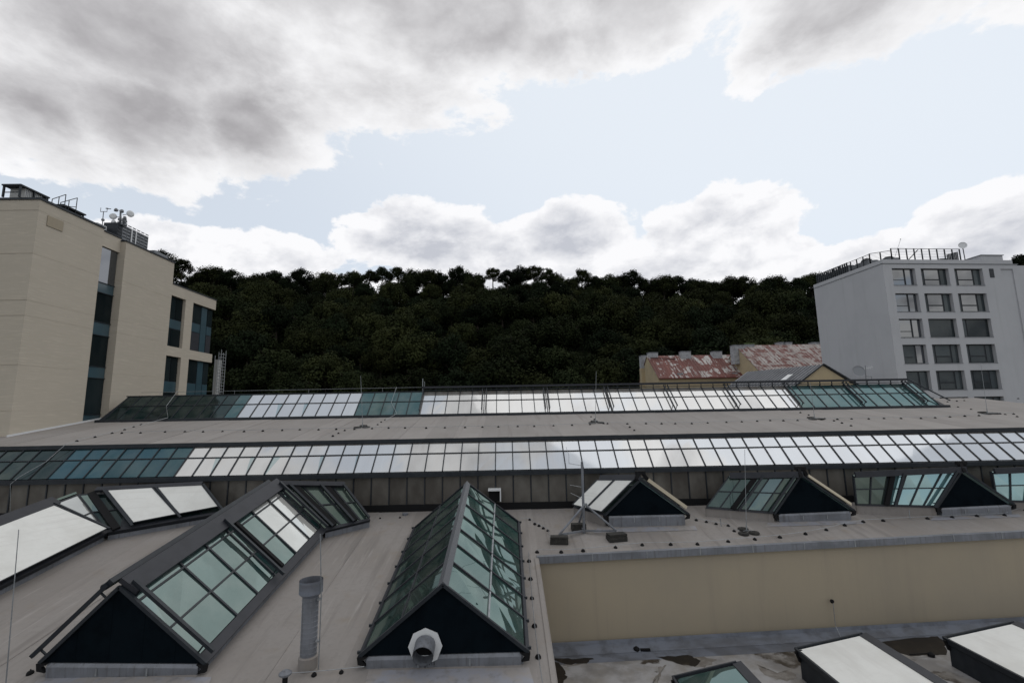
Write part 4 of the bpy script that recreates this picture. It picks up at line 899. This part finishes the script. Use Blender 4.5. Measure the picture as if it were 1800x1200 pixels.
# louvred plant screen
y0 = atX(207, 400, -32.2).y; ye = atX(262, 412, -32.2).y; zt = atX(235, 404, -32.2).z
ps = empty('plant_screen', (-32.2, (y0+ye)/2, 14.7), 'row of dark louvred plant modules with white strips on the left building roof', 'roof plant')
k = 7
for i in range(k):
    a = y0+(ye-y0)*i/k; bb = y0+(ye-y0)*(i+1)/k
    MB().span((-33.4, a+.02, 14.72), (-32.2, bb-.03, zt-.0)).build('module', GREYT if i else DARK, ps)
    q = MB()
    for j in range(6): q.span((-32.2, a+.06, 14.9+j*.28), (-32.17, bb-.08, 14.98+j*.28))
    tag(q.build('louvre', DARK, ps), kind='stuff')
for f_ in (.42, .56): y = y0+(ye-y0)*f_; MB().span((-32.16, y-.06, 14.75), (-32.13, y+.06, zt-.06)).build('white_strip', LAMPM, ps)
o = atX(281, 440, -31.9); tag(MB().span((-32.9, o.y-.9, 14.73), (-31.7, o.y+.8, 15.05)).span((-32.6, o.y-.4, 15.05), (-32.0, o.y+.3, 15.22)).build('roof_hatch', GREYT, org=(-32.3, o.y, 14.73)), 'low dark hatch on the roof at the right end of the left building', 'hatch')
# scaffold tower beyond the wing
sc_ = empty('scaffold_tower', (-33.5, 56, -20), 'slim white scaffold tower beside the wing of the left building', 'scaffold')
c = atY(382, 650, 54); q = MB()
for dx in (-.35, .05, .32):
    for dy in (0, .9): q.tube((c.x+dx, 54+dy, -20), (c.x+dx, 54+dy, c.z+2.0+dx), .035, 5)
q.build('upright', ZINCL, sc_)
for k in range(26):
    z = -2+k*.36; q = MB(); q.tube((c.x+.05, 54, z), (c.x+.32, 54, z), .025, 4); q.tube((c.x+.32, 54, z), (c.x+.32, 54.9, z), .025, 4)
    if z < c.z+2.0: q.build('rung', ZINCL, sc_)
MB().span((c.x-.42, 54.1, -20), (c.x-.1, 54.9, c.z+1.2)).build('sheeted_bay', PLAS, sc_)
# ------------------------------------------------------------------ right grey building
P0 = atY(1551, 463, 54); rbz = 16.72
rb = empty('grey_office_building', (P0.x+9, 60, -20), 'pale grey rendered office block with deep square windows at the right', 'building')
ra = R(3.4); rd = Vector((math.cos(ra), math.sin(ra), 0)); rn = Vector((-rd.y, rd.x, 0)); base = Vector((P0.x, P0.y, 0))
def RP(s, d, z): return base+rd*s+rn*d+Vector((0, 0, z))
def rbox(s0, s1, d0, d1, z0, z1, name, m_, parent=None):
    q = MB(); vs = [RP(s, d, z) for z in (z0, z1) for s, d in ((s0, d0), (s1, d0), (s1, d1), (s0, d1))]
    q.add(vs, [(3, 2, 1, 0), (4, 5, 6, 7), (0, 1, 5, 4), (1, 2, 6, 5), (2, 3, 7, 6), (3, 0, 4, 7)]); return q.build(name, m_, parent or rb)
cw = [(1.10, 4.08), (4.82, 8.43), (9.17, 12.9)]; rows = [(16.12-3.085*k, 14.05-3.085*k-(.15 if k else 0)) for k in range(7)]
W_ = 17.6; DP = 11.65; REC = .55
rbox(0, W_+8, REC, DP, -20, rbz, 'core', GREYR)
sbr = [0, 1.10, 4.08, 4.82, 8.43, 9.17, 12.9, 13.6]
for a, b in ((0, 1.10), (4.08, 4.82), (8.43, 9.17), (12.9, 15.3)): rbox(a, b, 0, REC-.005, -5, rbz, 'wall_pier', GREYR)
for k in range(7):
    z1 = rows[k-1][1] if k else rbz; z0 = rows[k][0]
    for a, b in cw: rbox(a, b, 0.004, REC-.005, z0, z1, 'wall_band', GREYR)
rbox(15.3, 16.95, .12, REC-.005, -5, 16.1, 'recessed_panel', GREYR); rbox(15.3, 16.95, .004, REC-.005, 16.1, rbz, 'wall_band', GREYR); rbox(16.95, W_, .002, REC-.005, -5, rbz, 'wall_pier', GREYR)
rbox(13.75, 14.35, -.02, .02, 15.0, 16.12, 'vent_grille', DARK)
for k, (zt, zb) in enumerate(rows[:6]):
    for c_, (a, b) in enumerate(cw):
        wd = rbox(a+.02, b-.02, REC-.16, REC-.08, zb, zt, 'window', DARK)
        ww = b-a; hh = zt-zb
        if c_ == 0: cells = [(.03, .58, .36, .95), (.03, .58, .04, .32), (.66, .97, .04, .95)]
        else: cells = [(.03, .15, .04, .95), (.20, .70, .40, .95), (.20, .70, .05, .33), (.76, .97, .04, .95)]
        if k == 2 and c_ > 0: cells = [(.03, .97, .04, .96)] if c_ == 1 else [(.03, .2, .04, .95), (.24, .97, .04, .95)]
        for i, (u0, u1, v0, v1) in enumerate(cells):
            m_ = G_WIN if (k < 2 or (k == 2 and c_ == 0) or (k == 3 and c_ == 0 and i == 2)) and not (c_ > 0 and i in (0, 3)) else G_WINR
            rbox(a+ww*u0, a+ww*u1, REC-.19, REC-.165, zb+hh*v0, zb+hh*v1, 'pane', m_, wd)
        rbox(a-.05, b+.03, -.05, REC-.2, zb-.05, zb+.0, 'sill', GREYT, wd)
# parapet band
rbox(-.02, 17.0, -.05, .25, rbz+.02, rbz+.48, 'parapet', GREYR); rbox(-.05, W_+.1, -.08, .12, rbz-.05, rbz+.01, 'parapet_groove', GREYT)
rbox(-.03, .25, .25, DP, rbz+.02, rbz+.48, 'parapet', GREYR); rbox(-.06, .1, -.05, DP, rbz-.05, rbz+.01, 'parapet_groove', GREYT)
rbox(13.6, 16.5, .5, 4, rbz+.3, rbz+1.25, 'stair_head', GREYR); rbox(13.5, 16.6, .4, 4.1, rbz+1.25, rbz+1.33, 'roof_edge', GREYT)
# side building at the extreme right
rbox(W_+.02, W_+9, .3, DP, -20, 15.6, 'side_wing', GREYR)
# roof screen of posts and mesh
sf = empty('roof_screen_fence', RP(5, 3, rbz+.4), 'tall see-through screen of posts and wires around the plant on the grey block', 'fence')
def screen(p0, p1, n, h, zb=rbz+.45):
    for i in range(n+1):
        p = p0.lerp(p1, i/n); MB().box((p.x, p.y, zb+h/2), (.10, .10, h)).build('post', DARK, sf)
    for j in range(9):
        MB().bar(Vector((p0.x, p0.y, zb+.1+j*(h-.12)/8)), Vector((p1.x, p1.y, zb+.1+j*(h-.12)/8)), .02, .025 if j < 8 else .07).build('wire', DARK, sf)
screen(RP(2.2, .9, 0), RP(11.3, .9, 0), 9, 1.75); screen(RP(.5, 2.2, 0), RP(2.2, .9, 0), 2, 1.5); screen(RP(.5, 2.2, 0), RP(.5, 11.3, 0), 9, 1.45); screen(RP(.5, 11.3, 0), RP(11, 11.3, 0), 8, 1.45)
q = MB(); q.bar(RP(4.1, 1.0, rbz+.5), RP(5.9, 1.0, rbz+2.1), .06, .08); q.build('diagonal_brace', DARK, sf)
for (s0, s1, d0, d1, h, lab) in ((.9, 2.4, 3, 5, 1.5, 'bulky dark plant unit behind the left of the roof screen'), (2.6, 4.0, 1.6, 3.5, 1.3, 'dark plant unit with rounded top behind the roof screen'), (9.3, 11.2, 1.6, 3.0, 1.0, 'low dark plant unit behind the right end of the roof screen')):
    o = empty('cooling_unit', RP((s0+s1)/2, d0, rbz+.4), lab, 'cooling unit')
    rbox(s0, s1, d0, d1, rbz+.3, rbz+.3+h*.75, 'casing', GREYT, o); q = MB(); c = RP((s0+s1)/2, (d0+d1)/2, rbz+.3+h*.75); q.lathe(c, [(.6, 0), (.6, h*.15), (.35, h*.3)], 14); q.build('fan_cowl', DARK, o)
lv = empty('louvre_screen', RP(.6, 9.8, rbz+.4), 'dark slatted plant enclosure at the far left corner of the grey roof', 'roof plant')
for i in range(16): a = 5.6+i*.37; rbox(.30, .38, a, a+.2, rbz+.45, rbz+1.9, 'slat', DARK, lv)
rbox(.42, 2, 5.4, 11.5, rbz+.4, rbz+1.5, 'enclosure', GREYT, lv)
lv = empty('louvre_screen', RP(11, 1.5, rbz+.4), 'dark slatted plant enclosure below the white dish on the grey roof', 'roof plant')
for i in range(8): a = 9.9+i*.2; rbox(a, a+.09, 1.2, 1.28, rbz+.45, rbz+1.6+.05*i, 'slat', DARK, lv)
dd_ = empty('satellite_dish', RP(12.1, 1.2, rbz+.4), 'round white dish on a bracket at the right of the grey roof', 'dish antenna')
c = RP(11.9, 1.0, 0); c.z = atY(1723, 432, c.y).z; MB().lathe(c, [(.05, 0), (.30, .06), (.42, .17), (.44, .18), (.40, .12)], 18, (-.5, -1, .25)).build('dish', LAMPM, dd_)
MB().path([c+Vector((0, .1, -.1)), c+Vector((.25, .2, -.3)), Vector((c.x+.3, c.y+.2, rbz+.4))], .05, 6).build('stand', DARK, dd_)
c = RP(2.4, 1.0, rbz+.5); c2 = atY(1583, 421, c.y); tag(MB().tube(c, c2, .02, 4).lathe(c2, [(.05, 0), (.07, .05), (.03, .1)], 6).build('lightning_rod', ZINCL, org=c), 'thin rod with a ball tip above the grey block', 'lightning rod')
# dish and aerial on the hall, before the grey block
b = atY(1521, 672, 43.5); da = empty('aerial_mast', b, 'dark round dish and wire aerial on a mast behind the hall ridge', 'aerial')
t = atY(1521, 642, 43.5); MB().tube(b-Vector((0, 0, 1)), t, .04, 6).build('pole', GREYT, da)
c = atY(1508.5, 653, 43.4); MB().lathe(c, [(.06, 0), (.35, .06), (.50, .15), (.52, .17), (.46, .12)], 18, (-.25, -1, .35)).build('dish', GREYT, da)
q = MB(); q.tube(c, atY(1521, 658, 43.5), .03, 5); q.path([atY(1521, 661, 43.5), atY(1532, 662, 43.5), atY(1532, 667, 43.5)], .03, 5); q.build('bracket', GREYT, da)
q = MB(); q.tube(atY(1518, 648, 43.5), atY(1534, 645, 43.5), .018, 4)
for i in range(5): p = atY(1520+3.2*i, 647.5-.6*i, 43.5); q.tube(p-Vector((0, 0, .18)), p+Vector((0, 0, .18)), .014, 4)
q.build('aerial', LAMPM, da)
# ------------------------------------------------------------------ rusty roofed houses
def gable_house(name, label, x0, x1, ye, yr, ze, zr, ms, wallm, seam=.55, over=.25, rows_=6):
    h = empty(name, ((x0+x1)/2, ye, -20), label, 'house')
    yb = 2*yr-ye
    MB().prism([(x0+.1, ye+.3, -20), (x0+.1, yb-.3, -20), (x0+.1, yb-.3, ze-.05), (x0+.1, yr, zr-.15), (x0+.1, ye+.3, ze-.05)], (1, 0, 0), 0, x1-x0-.2).build('wall', wallm, h)
    n = Vector((0, -(zr-ze), yr-ye)).normalized(); k = int((x1-x0)/seam)
    for i in range(k):
        a = x0+(x1-x0)*i/k; b = x0+(x1-x0)*(i+1)/k
        q = MB(); q.prism([(a+.015, ye, ze), (b-.015, ye, ze), (b-.015, yr, zr), (a+.015, yr, zr)], n, -.05, random.uniform(0, .02)); q.bar(Vector((a, ye, ze)), Vector((a, yr, zr)), .035, .09, n, off=.0)
        q.build('roof_sheet', ms, h)
    q = MB(); q.prism([(x0, yb, ze), (x1, yb, ze), (x1, yr, zr), (x0, yr, zr)], Vector((0, (zr-ze), yr-ye)), -.05, 0); q.build('back_roof', ms, h)
    MB().bar((x0, ye-.1, ze-.06), (x1, ye-.1, ze-.06), .16, .16).build('gutter', mat('rust_gutter', (.13, .03, .025), .7) if ms is RUST else DARK, h)
    return h
h1 = gable_house('rusty_roof_house', 'ochre house with flaking red metal roof, nearer and left of the two', 25.9, 43.2, 79, 85, 5.0, 9.45, RUST, YEL)
h2 = gable_house('rusty_roof_house', 'second house with pale and rust streaked metal roof, higher and to the right', 40.3, 66, 74, 81, 5.6, 10.6, RUSTP, YEL)
def chimney(u0, v0, u1, v1, y, h, depth=1.1, m_=CHIM, extra=0):
    a = atY(u0, v0, y); b = atY(u1, v1, y)
    q = MB(); q.span((a.x, y, b.z-.6-extra), (b.x, y+depth, a.z)); c = q.build('chimney', m_, h)
    MB().span((a.x-.06, y-.06, a.z), (b.x+.06, y+depth+.06, a.z+.10)).build('chimney_cap', ZINC, c); return c
chimney(1197, 618, 1215.5, 634, 84, h1); chimney(1252.6, 618, 1270.5, 634, 84, h1); chimney(1140, 620, 1157.5, 636, 84.5, h1); 
c = chimney(1127, 625, 1140.5, 641, 87, h1, 1.4, CHIM, 0); MB().span((atY(1127, 640, 87).x, 87.05, -5), (atY(1139, 640, 87).x, 88.3, atY(1127, 641, 87).z-.62)).build('gable_chimney_shaft', YEL, h1)
c = chimney(1289, 607, 1312, 633, 80, h2, 1.3); 
c = chimney(1310, 606, 1327, 618, 80.5, h2, 1.2)
q = MB()
for i in range(60):
    p = atY(1310+17*random.random(), 605+random.random()*1, 80.6+random.random()); a = random.random()*6; q.add([p, p+Vector((.25*math.cos(a), .1, .35)), p+Vector((.25*math.sin(a), .1, .1))], [(0, 1, 2)])
tag(q.build('chimney_weeds', MOSS, h2), kind='stuff')
chimney(1368, 602, 1379, 616, 81, h2); chimney(1381, 602, 1394, 616, 81, h2); chimney(1428, 602, 1442, 614, 81, h2)
MB().bar(atY(1143, 629, 83.8), atY(1187, 630.5, 83.8), .10, .10).build('ridge_pipe', BLACK, h1)
for (u, v) in ((1195, 657), (1291, 656)):
    p = atY(u, v, 80); MB().box((p.x, 80.1, p.z-.1), (.9, .7, .45)).build('roof_hatch', GREYT, h1)
# grey standing seam gable house
gA = atY(1448, 640, 56); gL = atY(1407, 671, 56); gR = atY(1497, 669, 56); vb = Vector((-4.1, 10.2, 0))
gh = empty('grey_roof_house', (gA.x, 58, -20), 'yellow gable house with grey standing seam roof before the grey block', 'house')
q = MB(); dn = .8; gl2_ = gA+(gL-gA)*1.6; gr2_ = gA+(gR-gA)*1.6
MB().prism([Vector((gl2_.x+.3, 56, -20)), Vector((gr2_.x-.3, 56, -20)), gr2_+Vector((-.3, 0, -.1)), gA+Vector((0, 0, -.15)), gl2_+Vector((.3, 0, -.1))], vb, .15, vb.length-.2).build('wall', YEL, gh)
k = 22; nL = (gl2_-gA).cross(vb).normalized(); nL = nL if nL.z > 0 else -nL
for i in range(k):
    a = vb*(i/k); b = vb*((i+.97)/k); q = MB(); q.prism([gl2_+a, gA+a, gA+b, gl2_+b], nL, -.05, 0); q.bar(gl2_+a, gA+a, .035, .10, nL); q.build('roof_sheet', SHEETG, gh)
nR = (gr2_-gA).cross(vb).normalized(); nR = nR if nR.z > 0 else -nR
q = MB(); q.prism([gr2_, gA, gA+vb, gr2_+vb], nR, -.05, 0); q.build('back_roof', SHEETG, gh)
q = MB(); q.bar(gl2_+nL*.02, gA+nL*.02+Vector((0, 0, .02)), .14, .14); q.bar(gA+Vector((0, 0, .02)), gr2_+nR*.02, .14, .14); q.build('verge_trim', DARK, gh)
c = gA+vb*.25+(gl2_-gA)*.42; q = MB(); t_ = (gA-gl2_).normalized(); s_ = vb.normalized()
q.prism([c-t_*.6-s_*.35, c+t_*.6-s_*.35, c+t_*.6+s_*.35, c-t_*.6+s_*.35], nL, .01, .10); q.build('roof_window', LAMPM, gh)
# ------------------------------------------------------------------ trees
def make_crown(seed, rx, rz, nclump, nleaf, lsz, open_=0.0, conic=0.0):
    g_ = np.random.default_rng(seed)
    cs = []
    for i in range(nclump):
        d = g_.normal(size=3); d /= np.linalg.norm(d); d[2] = abs(d[2])*1.15-.35
        r = g_.uniform(.45, 1.0)**.6
        c = np.array([d[0]*rx*r, d[1]*rx*r, d[2]*rz*r]); 
        if conic: c[:2] *= (1-conic*max(0, d[2]))
        cs.append((c, g_.uniform(.26, .46)*rx*(1-open_*.45)))
    cs.append((np.array([0, 0, -.05*rz]), rx*.62*(1-open_)))
    V = []; 
    w_ = np.array([c[1]**2 for c in cs]); w_ /= w_.sum()
    for (c, r), wi in zip(cs, w_):
        n = max(8, int(nleaf*wi)); d = g_.normal(size=(n, 3)); d /= np.linalg.norm(d, axis=1)[:, None]
        rad = r*g_.uniform(.35, 1.0, (n, 1))**.45*(1+.18*g_.normal(size=(n, 1))); p = c+d*rad*np.array([1, 1, .8])
        nn_ = d+g_.normal(size=(n, 3))*.55+np.array([0, 0, .35]); nn_ /= np.linalg.norm(nn_, axis=1)[:, None]
        a = np.cross(nn_, g_.normal(size=(n, 3))); a /= np.linalg.norm(a, axis=1)[:, None]; b = np.cross(nn_, a)
        s = lsz*g_.uniform(.6, 1.3, (n, 1))
        V.append(np.stack([p-a*s-b*s*.6, p+a*s-b*s*.6, p+a*s*.8+b*s*.7, p-a*s*.8+b*s*.6], 1))
    V = np.concatenate(V).reshape(-1, 3); n = len(V)//4
    return V, n
def tree_proto(idx, seed, rx, rz, hc, nclump, nleaf, lsz, m_, open_=0, conic=0, name='tree'):
    V, n = make_crown(seed, rx, rz, nclump, nleaf, lsz, open_, conic); V[:, 2] += hc
    me = bpy.data.meshes.new('crown'); me.vertices.add(4*n); me.vertices.foreach_set('co', V.ravel())
    me.loops.add(4*n); me.loops.foreach_set('vertex_index', np.arange(4*n)); me.polygons.add(n); me.polygons.foreach_set('loop_start', np.arange(0, 4*n, 4)); me.update(calc_edges=True)
    me.materials.append(m_)
    q = MB(); random.seed(seed); pts = [Vector((0, 0, -1.5)), Vector((.1, 0, hc*.5)), Vector((random.uniform(-.3, .3), random.uniform(-.3, .3), hc*.85)), Vector((random.uniform(-.5, .5), 0, hc+rz*.4))]
    rr = [.32, .24, .16, .06]
    for a, b, r1, r2 in zip(pts, pts[1:], rr, rr[1:]): q.tube(a, b, r1, 6, r2=r2)
    for i in range(9):
        a = i*2.4+random.random(); z0 = hc*random.uniform(.5, 1.0); L_ = rx*random.uniform(.6, .9)
        p0 = Vector((0, 0, z0)); p1 = p0+Vector((math.cos(a)*L_*.5, math.sin(a)*L_*.5, L_*.4)); p2 = p0+Vector((math.cos(a)*L_, math.sin(a)*L_, L_*random.uniform(.5, 1.0)))
        q.tube(p0, p1, .11, 5, r2=.07); q.tube(p1, p2, .07, 4, r2=.025)
    tm = bpy.data.meshes.new('trunk'); tm.from_pydata([tuple(v) for v in q.v], [], q.f); tm.materials.append(BARK)
    return name, me, tm
PR = [tree_proto(0, 11, 4.6, 4.4, 5.6, 30, 6800, .20, LEAF[0]), tree_proto(1, 12, 5.3, 4.4, 5.8, 34, 7820, .21, LEAF[1]), tree_proto(2, 13, 3.9, 5.2, 6.6, 28, 6120, .19, LEAF[2], 0, .3),
      tree_proto(3, 14, 5.0, 4.0, 5.4, 30, 7140, .20, LEAF[3]), tree_proto(4, 15, 3.4, 5.4, 6.4, 26, 3910, .17, LEAF[0], .35), tree_proto(5, 16, 4.0, 4.8, 6.2, 30, 4590, .18, LEAF[1], .3),
      tree_proto(6, 17, 4.2, 4.8, 6.2, 34, 6120, .18, LEAF[2], .1)]
CAPN = {}
def tree(kind, x, y, z, s, label, group, sz=1.0):
    name, cm, tm = PR[kind]
    o = empty('tree', (x, y, z), label, 'tree', group); o.scale = (s, s, s*sz); o.rotation_euler.z = random.random()*6.28
    for nm, m_ in (('trunk', tm), ('crown', cm)):
        c = bpy.data.objects.new(nm, m_); COL.objects.link(c); c.parent = o
    return o
random.seed(42)
# skyline row: (u, v of top, kind, scale)
sky = [(285, 438, 6, 1.0), (322, 452, 5, .8), (352, 474, 4, .8), (376, 468, 1, .95), (408, 472, 6, 1.0), (440, 484, 0, .8), (462, 476, 4, .7), (484, 474, 6, .7), (505, 482, 2, .7), (530, 470, 6, 1.05), (556, 488, 0, .8), (577, 478, 1, .85), (602, 476, 4, .7), (622, 473, 0, .8), (650, 472, 5, .75), (672, 468, 6, .85), (700, 466, 5, .8),
       (728, 471, 0, .95), (755, 474, 1, .9), (775, 478, 6, .7), (806, 466, 6, 1.0), (832, 476, 0, .8), (866, 468, 5, .72), (892, 473, 6, .8), (915, 463, 2, .95), (938, 464, 5, .85), (960, 466, 4, .8), (976, 478, 0, .75), (1000, 490, 1, .8), (1022, 470, 5, .9), (1046, 484, 6, .8), (1066, 480, 0, .95), (1088, 485, 1, .8), (1110, 473, 6, .98), (1138, 486, 0, .8),
       (1165, 484, 1, .95), (1190, 483, 6, .9), (1215, 486, 2, .8), (1238, 492, 4, .8), (1262, 491, 0, .8), (1285, 486, 1, .9), (1306, 484, 6, .95), (1330, 493, 0, .8), (1350, 487, 6, .8), (1374, 492, 4, .75), (1400, 487, 6, .8), (1424, 481, 1, .9), (1445, 478, 0, .9), (1792, 446, 6, 1.1), (1470, 480, 1, .9), (1825, 440, 1, 1.0)]
ords = ['first', 'second', 'third', 'fourth', 'fifth', 'sixth', 'seventh', 'eighth', 'ninth', 'tenth', 'eleventh', 'twelfth', 'thirteenth', 'fourteenth', 'fifteenth']
kd = {0: 'dense', 1: 'broad', 2: 'tall narrow', 3: 'pale', 4: 'thin open', 5: 'loose airy', 6: 'rounded'}
def zone(u):
    for lim, t in ((420, 'beside the stone building'), (740, 'left of the hall centre'), (1110, 'right of the hall centre'), (1290, 'over the nearer rusty roof'), (1470, 'left of the grey block')):
        if u < lim: return t
    return 'behind the grey block'
def scr(p):
    q = CM.transposed() @ Vector(p); return 900+FPX*q.x/-q.z
cnt = {}
for (u, v, kx, s) in sky:
    y = 166+random.uniform(-2, 2); p = atY(u, v, y); ht = {0: 10.6, 1: 10.6, 2: 12.1, 3: 9.6, 4: 12.0, 5: 11.0, 6: 10.9}[kx]*s
    if u in (285,): y = 150; p = atY(u, v, y)
    zn = zone(u); key = (zn, kx); cnt[key] = cnt.get(key, 0)+1
    tree(kx, p.x, y, p.z-ht, s, '%s skyline tree %s, %s such from left' % (kd[kx], zn, ords[cnt[key]-1]), 'trees along the skyline of the hill')
hill = []
for r_ in range(11):
    y = 78+r_*9.0 if r_ < 10 else 172.5; half = y*.80+6; sp = 6.9+.13*r_; xk = -half*.98
    while xk < y*.70:
        x = xk+random.uniform(-1.6, 1.6); yy = y+random.uniform(-3.2, 3.2); kx = random.choice([0, 0, 1, 1, 2, 3, 6]) if r_ > 1 else random.choice([0, 1, 3, 3, 6])
        s = random.uniform(.78, 1.18)*(1 if r_ < 8 else .85 if r_ == 8 else .78 if r_ == 9 else .92); z = hz(x, yy)
        if not (x > 24 and yy < 93):
            band = ['at the hill foot', 'low on the hill', 'halfway up the hill', 'high on the hill'][min(3, (r_+1)//3)]
            hill.append((scr((x, yy, z+8)), band, kx, x, yy, z-.4, s, random.uniform(.9, 1.15)))
        xk += sp*random.uniform(.85, 1.15)
hill.sort(); cnt = {}
for (u, band, kx, x, yy, z, s, sz) in hill:
    zn = zone(u); key = (zn, band, kx); cnt[key] = cnt.get(key, 0)+1; k = cnt[key]
    tree(kx, x, yy, z, s, '%s tree %s %s, %s from left' % (kd[kx], band, zn, ords[k-1] if k < 16 else 'last'), 'dark trees %s' % band, sz)
print('hill trees', len(hill))
# undergrowth as one mass
n = 26000; X = rng.uniform(-150, 150, n); Yv = 70+98*rng.random(n)**.8; Z = np.array([hz(a, b) for a, b in zip(X, Yv)])+rng.uniform(0, 2.6, n)
p = np.stack([X, Yv, Z], 1); nn_ = rng.normal(size=(n, 3))+np.array([0, -.6, 1.0]); nn_ /= np.linalg.norm(nn_, axis=1)[:, None]
a = np.cross(nn_, rng.normal(size=(n, 3))); a /= np.linalg.norm(a, axis=1)[:, None]; b = np.cross(nn_, a); s = rng.uniform(.35, .8, (n, 1))
V = np.stack([p-a*s, p-b*s*.8, p+a*s, p+b*s*.8], 1).reshape(-1, 3)
me = bpy.data.meshes.new('undergrowth'); me.vertices.add(4*n); me.vertices.foreach_set('co', V.ravel()); me.loops.add(4*n); me.loops.foreach_set('vertex_index', np.arange(4*n)); me.polygons.add(n); me.polygons.foreach_set('loop_start', np.arange(0, 4*n, 4)); me.update(calc_edges=True)
me.materials.append(LEAF[2]); o = bpy.data.objects.new('undergrowth', me); COL.objects.link(o); tag(o, 'dark leafy undergrowth covering the hillside between the trees', 'undergrowth', kind='stuff')
